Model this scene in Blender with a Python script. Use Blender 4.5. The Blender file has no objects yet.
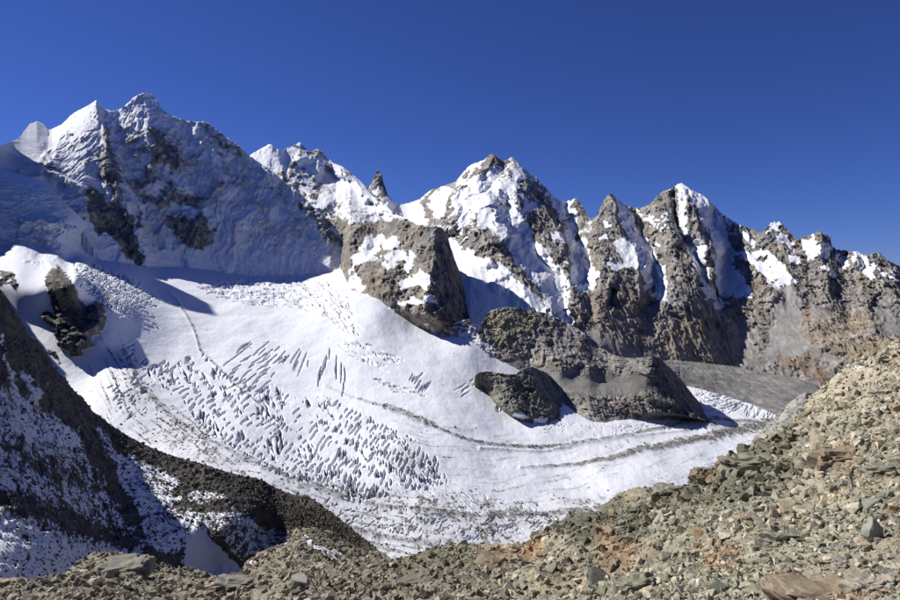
import bpy, bmesh, math, random
import numpy as np

# ------------------------------------------------------------------ camera, sky, sun, exposure
SC = bpy.context.scene
COL = SC.collection
F, CX, HY = 643.0, 450.0, 280.0          # focal length, centre column, horizon row (photo pixels)
SUN_AZ, SUN_EL = math.radians(68), math.radians(40)   # sun: degrees to the left of the view axis, height

cam_d = bpy.data.cameras.new('camera'); cam = bpy.data.objects.new('camera', cam_d); COL.objects.link(cam)
cam.location = (0, 0, 0); cam.rotation_euler = (math.pi/2, 0, 0)
cam_d.sensor_width = 36; cam_d.lens = 36*F/900; cam_d.shift_y = -20/900
cam_d.clip_start = 0.5; cam_d.clip_end = 60000
SC.camera = cam

S = np.array([-math.sin(SUN_AZ)*math.cos(SUN_EL), math.cos(SUN_AZ)*math.cos(SUN_EL), math.sin(SUN_EL)])
w = bpy.data.worlds.new('World'); SC.world = w; w.use_nodes = True
nt = w.node_tree; bg = nt.nodes['Background']
sky = nt.nodes.new('ShaderNodeTexSky'); sky.sky_type = 'NISHITA'; sky.sun_disc = False
sky.sun_elevation = SUN_EL; sky.sun_rotation = -SUN_AZ
sky.altitude = 3000; sky.air_density = 1.0; sky.dust_density = 0.0; sky.ozone_density = 10.0
tn = nt.nodes.new('ShaderNodeMix'); tn.data_type = 'RGBA'; tn.blend_type = 'MULTIPLY'; tn.inputs[0].default_value = 1.0; tn.inputs[7].default_value = (0.585, 0.585, 0.93, 1)
nt.links.new(sky.outputs[0], tn.inputs[6]); nt.links.new(tn.outputs[2], bg.inputs[0]); bg.inputs[1].default_value = 0.062

sd = bpy.data.lights.new('sun', 'SUN'); sun = bpy.data.objects.new('sun', sd); COL.objects.link(sun)
sd.energy = 4.2; sd.angle = math.radians(0.5); sd.color = (1.0, 0.96, 0.9)
from mathutils import Vector
sun.rotation_euler = Vector(S).to_track_quat('Z', 'Y').to_euler()
sun.location = (-800, 400, 900)
SC.view_settings.view_transform = 'Standard'; SC.view_settings.look = 'None'
SC.view_settings.exposure = 0.50; SC.view_settings.gamma = 1.0
SC.view_settings.use_curve_mapping = False
SC.cycles.max_bounces = 5; SC.cycles.diffuse_bounces = 1; SC.cycles.glossy_bounces = 1
SC.cycles.use_denoising = True; SC.cycles.denoiser = 'OPENIMAGEDENOISE'; SC.cycles.denoising_input_passes = 'RGB_ALBEDO_NORMAL'; SC.cycles.denoising_prefilter = 'ACCURATE'

# ------------------------------------------------------------------ numpy helpers
RNG = np.random.default_rng(7)
_g = RNG.normal(size=(4096, 3)); _g /= np.linalg.norm(_g, axis=1)[:, None]; _g = _g.astype(np.float32)

def perlin(x, y, z):
    x = np.asarray(x, np.float32); y = np.asarray(y, np.float32); z = np.asarray(z, np.float32)
    x, y, z = np.broadcast_arrays(x, y, z)
    fx, fy, fz = np.floor(x), np.floor(y), np.floor(z)
    ix, iy, iz = fx.astype(np.int64), fy.astype(np.int64), fz.astype(np.int64)
    x = x-fx; y = y-fy; z = z-fz
    u = x*x*x*(x*(x*6-15)+10); v = y*y*y*(y*(y*6-15)+10); t = z*z*z*(z*(z*6-15)+10)
    hx = (ix*73856093, (ix+1)*73856093); hy = (iy*19349663, (iy+1)*19349663); hz = (iz*83492791, (iz+1)*83492791)
    def c(i, j, k):
        h = (hx[i] ^ hy[j] ^ hz[k]); h = (h ^ (h >> 13)) & 4095
        g = _g[h]
        return g[..., 0]*(x-i)+g[..., 1]*(y-j)+g[..., 2]*(z-k)
    def L(a, b, q): return a+(b-a)*q
    return 1.6*L(L(L(c(0,0,0), c(1,0,0), u), L(c(0,1,0), c(1,1,0), u), v),
                 L(L(c(0,0,1), c(1,0,1), u), L(c(0,1,1), c(1,1,1), u), v), t)

def fbm(x, y, z, n=4, g=0.5):
    s = 0; a = 1.0; tot = 0
    for i in range(n):
        k = 2.03**i
        s = s+a*perlin(x*k+17.3*i, y*k-9.1*i, z*k+4.7*i); tot += a; a *= g
    return 2.0*s/tot

def ridged(x, y, z, n=4, g=0.5):
    s = 0; a = 1.0; tot = 0
    for i in range(n):
        k = 2.07**i
        s = s+a*(1-2*np.abs(perlin(x*k+31.7*i, y*k+5.3*i, z*k-11.9*i))); tot += a; a *= g
    return 2.0*(s/tot-0.5)

def facet(u, v, seed=0):
    """broken rock: every cell of an uneven pattern is a small plane with its own height and tilt (about -1..1)"""
    iu, iv = np.floor(u), np.floor(v); fu, fv = u-iu, v-iv; iu = iu.astype(np.int64); iv = iv.astype(np.int64)
    best = np.full(u.shape, 9.0); out = np.zeros(u.shape)
    for a in (-1, 0, 1):
        for b in (-1, 0, 1):
            h = ((iu+a)*73856093) ^ ((iv+b)*19349663) ^ (seed*83492791); h = (h ^ (h >> 13)) & 4095
            g = _g[h]; g2 = _g[(h*7+131) & 4095]
            du = fu-a-.5-.55*g[..., 0]; dv = fv-b-.5-.55*g[..., 1]; d = du*du+dv*dv
            m = d < best
            best = np.where(m, d, best); out = np.where(m, .7*g[..., 2]+1.0*(g2[..., 0]*du+g2[..., 1]*dv), out)
    return out

def facets(P, L, seed=0, sq=1.0):
    w = fbm(P[..., 0]/L*.7, P[..., 1]/L*.7, P[..., 2]/L*.7, 2)*.35
    u = P[..., 0]/L+w; v = (P[..., 2]*sq+P[..., 1]*.4)/L-w
    return .6*facet(u, v, seed)+.4*facet(u*2.3+v*.6, v*2.1-u*.5, seed+1)+.22*facet(u*5.1-v*.7, v*5.3+u, seed+2)

def sst(a, b, x):
    t = np.clip((x-a)/(b-a), 0, 1); return t*t*(3-2*t)

def lerp_poly(pts, x, col=1):
    p = np.array(pts, float); return np.interp(x, p[:, 0], p[:, col])

def seg_dist(px, py, pts):
    """distance to a polyline, side sign (>0: right of the line when walked), and position along it 0..1"""
    pts = np.asarray(pts, float); best = np.full(px.shape, 1e9, np.float32); side = np.zeros(px.shape, np.float32); al = np.zeros(px.shape, np.float32)
    n = len(pts)-1
    for i in range(n):
        ax, ay = pts[i][:2]; bx, by = pts[i+1][:2]; dx, dy = bx-ax, by-ay; l2 = dx*dx+dy*dy+1e-9
        t = np.clip(((px-ax)*dx+(py-ay)*dy)/l2, 0, 1)
        qx = px-ax-t*dx; qy = py-ay-t*dy; d = np.sqrt(qx*qx+qy*qy)
        cr = dx*(py-ay)-dy*(px-ax)
        m = d < best
        best = np.where(m, d, best); side = np.where(m, np.sign(cr), side); al = np.where(m, (i+t)/n, al)
    return best, side, al

def inside(px, py, pts):
    r = np.zeros(px.shape, bool); n = len(pts); j = n-1
    for i in range(n):
        xi, yi = pts[i][:2]; xj, yj = pts[j][:2]
        if yi != yj:
            r ^= ((yi > py) != (yj > py)) & (px < (xj-xi)*(py-yi)/(yj-yi)+xi)
        j = i
    return r

def boxed(px, py, pts, pad):
    p = np.asarray(pts, float)
    return (px > p[:, 0].min()-pad) & (px < p[:, 0].max()+pad) & (py > p[:, 1].min()-pad) & (py < p[:, 1].max()+pad)

def poly_sd(px, py, pts):
    d, _, _ = seg_dist(px, py, list(pts)+[pts[0]])
    return np.where(inside(px, py, pts), d, -d)

def paint(f, px, py, pts, val, feather=3.0, op='mix'):
    m = boxed(px, py, pts, feather+1)
    if not m.any(): return
    a = sst(-feather, feather, poly_sd(px[m], py[m], pts))
    f[m] = f[m]+(val-f[m])*a if op == 'mix' else f[m]+val*a

def stroke_paint(f, px, py, pts, val, w, feather=2.0, op='mix'):
    m = boxed(px, py, pts, w+feather+1)
    if not m.any(): return
    d, _, al = seg_dist(px[m], py[m], pts)
    a = 1-sst(max(w-feather, 0), w+feather, d)
    f[m] = f[m]+(val-f[m])*a if op == 'mix' else f[m]+val*a

def relief(f, px, py, pts, amp, wl, wr, p=1.0, taper=0.12):
    """a rib (amp > 0, towards the viewer) or a gully (amp < 0) along a line walked downhill; wl/wr are picture widths left/right"""
    W = max(wl, wr); m = boxed(px, py, pts, W)
    if not m.any(): return
    d, s, al = seg_dist(px[m], py[m], pts)
    # walked downhill (py grows): cross>0 means left in the picture
    wd = np.where(s > 0, wl, wr)
    t = np.clip(1-d/wd, 0, 1)**p
    e = sst(0, taper, al+0.02)*sst(0, taper, 1.02-al) if taper > 0 else 1
    f[m] += amp*t*e

def tps(pts):
    """thin-plate spline of 1/depth through (px, py, depth): planes come out exactly flat"""
    p = np.array(pts, float); n = len(p); X = p[:, :2]/100.0; v = 1000.0/p[:, 2]
    def U(r2): return 0.5*r2*np.log(r2+1e-12)
    D = ((X[:, None]-X[None])**2).sum(-1)
    A = np.zeros((n+3, n+3)); A[:n, :n] = U(D)+np.eye(n)*1e-4; A[:n, n] = 1; A[:n, n+1:] = X; A[n, :n] = 1; A[n+1:, :n] = X.T
    c = np.linalg.solve(A, np.concatenate([v, np.zeros(3)]))
    def ev(px, py):
        px = np.asarray(px, float)/100; py = np.asarray(py, float)/100
        r = c[n]+c[n+1]*px+c[n+2]*py
        for k in range(n):
            r = r+c[k]*U((px-X[k, 0])**2+(py-X[k, 1])**2)
        return 1000.0/np.maximum(r, 0.05)
    return ev

def world(px, py, Y):
    return np.stack([(px-CX)/F*Y, Y, (HY-py)/F*Y], -1)

# ------------------------------------------------------------------ object helpers
def tag(o, label=None, cat=None, group=None, kind=None):
    if label: o['label'] = label
    if cat: o['category'] = cat
    if group: o['group'] = group
    if kind: o['kind'] = kind
    return o

def grid_faces(nr, nc):
    i = np.arange(nr*nc).reshape(nr, nc)
    return np.stack([i[:-1, :-1], i[1:, :-1], i[1:, 1:], i[:-1, 1:]], -1).reshape(-1, 4)

def mesh_from(name, V, Fc, attrs, mat, parent=None, flip=False):
    """one mesh object from arrays; attrs: name -> float per vertex or rgb per vertex"""
    used = np.zeros(len(V), bool); used[Fc.ravel()] = True
    idx = np.cumsum(used)-1
    V = V[used]; Fc = idx[Fc]
    q = parent
    while q is not None:
        V = V-np.array(q.location); q = q.parent
    if flip: Fc = Fc[:, ::-1]
    me = bpy.data.meshes.new(name)
    me.vertices.add(len(V)); me.vertices.foreach_set('co', V.astype(np.float32).ravel())
    k = Fc.shape[1]
    me.loops.add(Fc.size); me.loops.foreach_set('vertex_index', Fc.astype(np.int32).ravel())
    me.polygons.add(len(Fc)); me.polygons.foreach_set('loop_start', np.arange(0, Fc.size, k, dtype=np.int32))
    me.polygons.foreach_set('use_smooth', np.ones(len(Fc), bool))
    for an, a in attrs.items():
        a = np.asarray(a)[used].astype(np.float32)
        if a.ndim == 1:
            at = me.attributes.new(an, 'FLOAT', 'POINT'); at.data.foreach_set('value', a)
        else:
            at = me.attributes.new(an, 'FLOAT_COLOR', 'POINT')
            at.data.foreach_set('color', np.concatenate([a, np.ones((len(a), 1), np.float32)], 1).ravel())
    me.update(calc_edges=True)
    me.materials.append(mat)
    o = bpy.data.objects.new(name, me); COL.objects.link(o)
    if parent is not None: o.parent = parent
    return o

def empty(name, loc):
    o = bpy.data.objects.new(name, None); COL.objects.link(o); o.location = loc; o.empty_display_size = 10
    return o

def split_sheet(V, Fc, fpx, fpy, attrs, mat, tree):
    """cut one continuous sheet into things and their parts. tree: list of (object, [(part name, polygon or mask, label)...], rest name, polygon of the thing or None)"""
    left = np.ones(len(Fc), bool)
    for (root, parts, rest, poly) in tree:
        mine = left.copy()
        if poly is not None: mine &= inside(fpx, fpy, poly)
        left &= ~mine
        for (pn, pp, lab) in parts:
            m = mine & (inside(fpx, fpy, pp) if isinstance(pp, list) else pp)
            if not m.any(): continue
            mine &= ~m
            o = mesh_from(pn, V, Fc[m], attrs, mat, root)
            if lab: o['label'] = lab
        if mine.any():
            o = mesh_from(rest, V, Fc[mine], attrs, mat, root)

def xcols(a, b, step, v0=-6, v1=906, coarse=4.0):
    xs = []
    x = a
    while x < b:
        xs.append(x); x += step if v0 < x < v1 else coarse
    xs.append(b); return np.array(xs)

# ------------------------------------------------------------------ materials
def terrain_material(name, snow_col=(0.84, 0.86, 0.90), detail=60.0, bump=0.0):
    m = bpy.data.materials.new(name); m.use_nodes = True
    n = m.node_tree.nodes; l = m.node_tree.links; b = n['Principled BSDF']
    a = n.new('ShaderNodeAttribute'); a.attribute_name = 'snow'
    t = n.new('ShaderNodeAttribute'); t.attribute_name = 'tint'
    tc = n.new('ShaderNodeNewGeometry')
    no = n.new('ShaderNodeTexNoise'); no.inputs['Scale'].default_value = 1.0/detail; no.inputs['Detail'].default_value = 6; no.inputs['Roughness'].default_value = 0.65
    l.new(tc.outputs['Position'], no.inputs['Vector'])
    mr = n.new('ShaderNodeMapRange'); mr.inputs[1].default_value = 0.3; mr.inputs[2].default_value = 0.7; mr.inputs[3].default_value = 0.72; mr.inputs[4].default_value = 1.28
    l.new(no.outputs[0], mr.inputs[0])
    mu = n.new('ShaderNodeMix'); mu.data_type = 'RGBA'; mu.blend_type = 'MULTIPLY'; mu.inputs[0].default_value = 1.0
    l.new(t.outputs['Color'], mu.inputs[6]); l.new(mr.outputs[0], mu.inputs[7])
    sn = n.new('ShaderNodeMix'); sn.data_type = 'RGBA'; sn.inputs[6].default_value = (*[c*0.93 for c in snow_col], 1); sn.inputs[7].default_value = (*snow_col, 1)
    l.new(no.outputs[0], sn.inputs[0])
    mx = n.new('ShaderNodeMix'); mx.data_type = 'RGBA'
    l.new(a.outputs['Fac'], mx.inputs[0]); l.new(mu.outputs[2], mx.inputs[6]); l.new(sn.outputs[2], mx.inputs[7])
    l.new(mx.outputs[2], b.inputs['Base Color'])
    b.inputs['Roughness'].default_value = 0.85; b.inputs['Specular IOR Level'].default_value = 0.15
    if bump:
        bp = n.new('ShaderNodeBump'); bp.inputs['Strength'].default_value = 0.7; bp.inputs['Distance'].default_value = bump
        l.new(no.outputs[0], bp.inputs['Height']); l.new(bp.outputs[0], b.inputs['Normal'])
    return m

M_ROCK = terrain_material('alpine_rock_and_snow', detail=70)
M_ICE = terrain_material('glacier_ice_and_debris', snow_col=(0.83, 0.855, 0.90), detail=40)
M_NEAR = terrain_material('scree_ground', detail=3.0, bump=0.35)
M_MOR = terrain_material('moraine_ground', detail=14.0, bump=1.5)

C = lambda *a: np.array(a, np.float32)
def mix3(a, b, t): return a+(b-a)*t[..., None]

# ------------------------------------------------------------------ mountain sheets
def base_sheet(xs, crest, foot, nrow, jag=0.8, jag_f=0.35, base=None):
    cy = lerp_poly(crest, xs); cY = lerp_poly(crest, xs, 2); fy = lerp_poly(foot, xs); fY = lerp_poly(foot, xs, 2)
    if np.isscalar(jag): jag = np.full(xs.shape, jag)
    v = np.linspace(0, 1, nrow)[:, None]
    xd = np.arange(xs[0]-60, xs[-1]+60, 0.5); k = np.exp(-0.5*(np.arange(-60, 60.1, .5)/14)**2); k /= k.sum()
    def smooth(col): return np.interp(xs, xd, np.convolve(np.pad(lerp_poly(crest, xd, col), 120, mode='edge'), k, 'valid'))
    cs = smooth(1); Ys = smooth(2) if base is None else lerp_poly(base, xs)                      # the crest's small steps fade out down the face
    cj = cy+jag*(fbm(xs*jag_f, xs*0+3.1, xs*0, 3)*.8)
    px = np.repeat(xs[None], nrow, 0); py = cj+(fy-cj)*v
    c0 = Ys+(cY-Ys)*np.exp(-np.maximum(py-cy, 0)/16.0)
    vs = (py-cs)/np.maximum(fy-cs, 4)
    iY = 1/c0+(1/fY-1/c0)*np.clip(vs, -.25, 1)
    return px, py, 1/iY

def warp(px, py, amp=5.0, L=20.0, seed=0.0):
    a = amp*fbm(px/L+seed, py/L, px*0+1.7, 4, .55); b = amp*fbm(px/L+seed+50, py/L, px*0+6.7, 4, .55)
    return px+a*1.5, py+b*1.5

def finish_sheet(px, py, Y, back=((25, 20), (120, 120), (500, 520), (1100, 1250)), skirt=(60, 350)):
    """front rows + real rear slope behind the crest + a skirt under the foot; returns vertices, rows added on top"""
    P = world(px, py, Y)
    rows = []
    u = P[0].copy(); h = u[:, :2]/np.linalg.norm(u[:, :2], axis=1)[:, None]
    for d, z in back[::-1]:
        q = u.copy(); q[:, :2] += h*d; q[:, 2] -= z
        rows.append(q)
    top = len(rows)
    rows = rows+[r for r in P]
    for z in skirt:
        q = P[-1].copy(); q[:, 2] -= z; rows.append(q)
    return np.stack(rows), top, len(skirt)

def pad(a, top, bot):
    return np.concatenate([np.repeat(a[:1], top, 0), a, np.repeat(a[-1:], bot, 0)], 0)

def emit(px, py, Y, attrs, mat, tree, **kw):
    V, t, b = finish_sheet(px, py, Y, **kw)
    nr, nc = V.shape[:2]
    Fc = grid_faces(nr, nc)
    qx = pad(px, t, b); qy = pad(py, t, b)
    fx = 0.25*(qx[:-1, :-1]+qx[1:, :-1]+qx[1:, 1:]+qx[:-1, 1:]).ravel(); fy = 0.25*(qy[:-1, :-1]+qy[1:, :-1]+qy[1:, 1:]+qy[:-1, 1:]).ravel()
    A = {k: pad(a, t, b).reshape(nr*nc, *a.shape[2:]) for k, a in attrs.items()}
    tr = []
    for root, parts, rest, poly in tree:
        pp = []
        for pn, pl, lab in parts:
            if not isinstance(pl, list):
                g = pad(pl.astype(np.float32), t, b); pl = (0.25*(g[:-1, :-1]+g[1:, :-1]+g[1:, 1:]+g[:-1, 1:]).ravel() > 0.5)
            pp.append((pn, pl, lab))
        tr.append((root, pp, rest, poly))
    split_sheet(V.reshape(-1, 3), Fc, fx, fy, A, mat, tr)

def rock_noise(P, L, seed=0.0, vert=2.2):
    """steep ribs and clefts with diagonal jointing, sharp towards the viewer"""
    x, y, z = P[..., 0]/L+seed, P[..., 1]/(4*L)+seed*0.7, P[..., 2]/(1.8*vert*L)
    wx = fbm(x*0.45, y, z*0.9+9, 3)*0.55
    a = ridged(x+wx, y, z+wx*0.3, 5, 0.56)
    b = ridged(x*.75+z*1.5*vert+.4*wx, y+3, z*1.7-x*.28, 4, 0.55)
    return .68*a+.45*b

GREY, BROWN, DARK, PALE, RUST, OCHRE = C(.30, .285, .262), C(.32, .265, .20), C(.12, .117, .112), C(.42, .40, .37), C(.22, .145, .095), C(.31, .25, .16)
def rock_tint(P, n, L=260, brown=0.35, dark=0.3, seed=0.):
    a = fbm(P[..., 0]/L+seed, P[..., 1]/L, P[..., 2]/L, 4)
    b = fbm(P[..., 0]/(L*.3)+seed+5, P[..., 1]/(L*.3), P[..., 2]/(L*.9), 4)
    c = np.broadcast_to(GREY, P.shape).copy()
    c = mix3(c, BROWN, np.clip(brown+a*1.2, 0, 1))
    c = mix3(c, PALE, np.clip(b*0.9-0.05, 0, .6))
    c = mix3(c, DARK, np.clip(dark-b*.55-n*0.25-.1, 0, .75))
    d = fbm(P[..., 0]/(L*.06)+seed, P[..., 1]/(L*.12), P[..., 2]/(L*.10), 3)
    return c*np.clip(1+.32*d, .5, 1.5)[..., None]

# ---------------- A: the high snowy massif whose face lies in shade
def build_left_massif():
    xs = xcols(-330, 349, 0.74)
    crest = [(-330,60,3100),(-250,30,3157),(-180,5,3207),(-120,5,3250),(-60,15,3300),(-34,40,3390),(-22,68,3430),(-10,112,3465),(-5,138,3480),(0,146,3500),(10,142,3610),(18,139,3698),(24,131,3789),(30,124,3892),(37,121,4011),(43,124,4229),(48,130,4410),(52,129,4522),(62,124,4449),(70,116,4361),(75,112,4304),(85,107,4179),(92,103,4092),(96,100,4042),(99,103,4074),(104,109,4124),(112,111,4143),(120,109,4161),(128,103,4179),(134,97,4193),(140,94,4206),(146,92,4220),(152,94,4237),(157,100,4248),(161,108,4256),(168,114,4269),(178,118,4288),(188,121,4301),(197,122,4312),(205,121,4324),(210,124,4330),(220,132,4321),(232,141,4311),(243,149,4302),(246,153,4298),(256,160,4312),(268,168,4281),(284,181,4240),(300,193,4177),(312,206,4130),(325,217,4073),(335,226,4030),(343,240,3956),(347,256,3919),(349,268,3900)]  # crest left of the frame raised high to cast shade on the shoulder
    foot = [(-330,330,2000),(-160,230,2600),(-60,215,2750),(0,205,2900),(40,205,2950),(85,235,3000),(100,258,3020),(120,272,3060),(140,280,3200),(180,278,3450),(250,279,3640),(293,281,3700),(320,279,3720),(349,277,3720)]
    px, py, Y = base_sheet(xs, crest, foot, 235, jag=np.interp(xs, [0, 40, 50, 160, 180, 349], [1.2, 1.0, .35, .35, .8, 1.0]), base=[(-330, 3100), (-120, 3250), (-60, 3300), (0, 3500), (48, 4020), (97, 4060), (146, 4180), (210, 4330), (245, 4340), (284, 4240), (312, 4130), (335, 4030), (349, 3900)])
    R = np.zeros(px.shape); wx, wy = warp(px, py, 4.5, 22); vx, vy = warp(px, py, 2.6, 9, 3.)
    relief(R, wx, wy, [(97,98),(100,115),(105,135),(108,152)], 55, 8, 14, taper=.1)
    relief(R, wx, wy, [(104,150),(112,165),(118,190),(130,215),(140,240),(146,268)], 70, 14, 18, taper=.1)
    relief(R, wx, wy, [(60,124),(54,138),(57,152),(50,166)], 70, 18, 14, taper=.05)
    relief(R, wx, wy, [(146,92),(148,104),(146,118),(150,140)], 45, 14, 16, taper=0)
    relief(R, wx, wy, [(138,95),(136,106),(134,120)], 25, 7, 7, taper=0)
    relief(R, wx, wy, [(200,121),(208,140),(214,170),(222,200),(238,225)], 55, 22, 26, taper=0)
    relief(R, wx, wy, [(160,130),(172,150),(182,175),(185,195)], 45, 16, 20)
    relief(R, wx, wy, [(180,122),(190,145),(196,175),(200,200)], -45, 16, 16, taper=.1)
    relief(R, wx, wy, [(118,112),(122,140),(132,175),(150,215),(160,250)], -60, 18, 24, taper=.05)
    relief(R, wx, wy, [(172,212),(190,225),(205,240)], 60, 22, 18)
    relief(R, wx, wy, [(255,175),(262,200),(258,230)], 40, 20, 20)
    relief(R, wx, wy, [(310,208),(322,222),(335,240)], 45, 14, 14)
    Y = Y-R
    # stepped snow lumps above the icefall
    st = np.zeros(px.shape)
    for pts, amp, w in (([(17,171),(30,167),(44,170)], 70, 9), ([(24,178),(42,176),(58,182)], 70, 9), ([(0,186),(22,183),(50,190),(62,197)], 80, 9), ([(50,172),(62,176),(72,182),(84,188)], 60, 8), ([(42,158),(46,153),(52,163)], 50, 8)):
        relief(st, px, py, pts, amp, w, w*0.35, taper=.1)
    Y = Y-st
    P = world(px, py, Y)
    n1 = rock_noise(P, 150, 1.3); n2 = rock_noise(P, 42, 7.7)
    s = np.full(px.shape, 0.80)
    for pts, v, f in (
        ([(-330,120),(0,140),(24,128),(37,118),(50,128),(48,150),(30,175),(0,180),(-330,230)], .82, 6),
        ([(90,150),(104,146),(114,156),(124,182),(114,186),(100,178)], .15, 4),
        ([(104,112),(110,130),(112,150),(104,150),(99,125)], .45, 3),
        ([(83,190),(92,187),(102,195),(108,205),(122,205),(131,215),(136,235),(144,262),(141,270),(125,258),(115,240),(105,232),(97,235),(92,220),(90,208)], .02, 3),
        ([(110,180),(122,190),(126,208),(112,206)], .25, 3),
        ([(148,128),(163,132),(178,150),(184,170),(172,168),(158,150)], .38, 5),
        ([(112,118),(150,124),(180,124),(204,140),(214,180),(206,212),(160,214),(128,200),(116,160)], .50, 10), ([(148,128),(163,132),(178,150),(184,170),(172,168),(158,150)], .38, 5), ([(66,124),(96,122),(102,150),(96,182),(80,182),(64,160)], .62, 6), ([(180,118),(198,124),(200,150),(186,150),(178,130)], .95, 5),
        ([(165,195),(180,194),(199,199),(197,208),(180,204),(166,201)], .12, 2.5),
        ([(160,218),(170,215),(190,218),(200,213),(207,222),(214,229),(217,238),(205,253),(190,248),(176,236),(174,227),(165,228)], .02, 2.5),
        ([(180,117),(206,120),(214,135),(204,132),(186,124)], .5, 3),
        ([(206,124),(222,134),(245,152),(240,162),(222,150),(208,140)], .45, 4),
        ([(206,140),(222,148),(250,178),(280,200),(262,225),(236,222),(214,190)], .54, 8),
        ([(210,198),(232,203),(240,220),(254,226),(252,236),(232,224),(216,212)], .42, 4),
        ([(296,202),(312,207),(326,220),(340,236),(347,250),(340,248),(322,240),(306,226)], .2, 4),
        ([(262,180),(280,185),(290,200),(276,204)], .5, 5),
        ([(230,190),(300,215),(345,255),(340,275),(225,275),(150,268),(150,250),(215,255)], 1.0, 12),
        ([(135,205),(142,215),(144,228),(136,228)], .3, 3)):
        paint(s, vx, vy, pts, v, f)
    s = s+0.13*fbm(P[..., 0]/60, P[..., 1]/60, P[..., 2]/45, 5)-0.13*n1-0.17*n2-.08*rock_noise(P, 13, 2.7, 1.8)
    snow = sst(.36, .56, s)*(1-np.clip(.22+.35*fbm(P[..., 0]/110, P[..., 1]/110, P[..., 2]/160, 4)+.15*n1, 0, .42)*np.interp(py, [130, 165, 235, 262], [.2, 1, 1, 0]))
    n3 = rock_noise(P, 13, 2.7, 1.8)
    ls = np.interp(px, [45, 62], [.12, 1]); n1 = n1*np.maximum(ls, .3); n2 = n2*ls; n3 = n3*ls
    fl = ridged(P[..., 0]/26+.8*fbm(P[..., 0]/70, P[..., 2]/70, 0*px, 2), P[..., 1]/400, P[..., 2]/230, 3)
    Y = Y-(48*n1*(1-np.interp(px, [90, 120], [.8, .45])*snow)+18*n2*(1-.78*snow)+(7*n3+13*facets(P, 45, 3))*(1-snow)+11*fl*ls*snow*np.interp(py, [235, 262], [1, 0]))
    P = world(px, py, Y)
    tint = rock_tint(P, n2, brown=.2, dark=.55, seed=2.)
    root = empty('mountain', (-1650, 3400, 40))
    tag(root, 'broad snow and ice mountain with twin pointed summits, its face in blue shade', 'mountain', kind='structure')
    emit(px, py, Y, dict(snow=snow, tint=tint), M_ROCK, [(root, [
        ('summit', [(120,80),(175,80),(175,117),(150,122),(120,116)], 'highest snow capped summit with two sunlit streaks'),
        ('summit', [(48,80),(120,80),(110,112),(108,150),(98,150),(94,122),(70,128),(60,168),(46,168)], 'sharp white summit with sunlit left flank'),
        ('shoulder', [(-340,60),(48,60),(48,150),(34,176),(-340,240)], 'dark shaded shoulder peak'),
        ('rock_rib', [(82,188),(92,184),(104,192),(110,180),(124,182),(132,212),(146,270),(140,275),(124,260),(104,236),(96,238)], 'dark rock rib above the icefall'),
        ('rock_outcrop', [(158,216),(172,211),(190,214),(201,209),(216,226),(220,240),(205,257),(188,251),(172,236)], 'dark rock island in the shaded snow face'),
        ], 'ice_face', None)])

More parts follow.
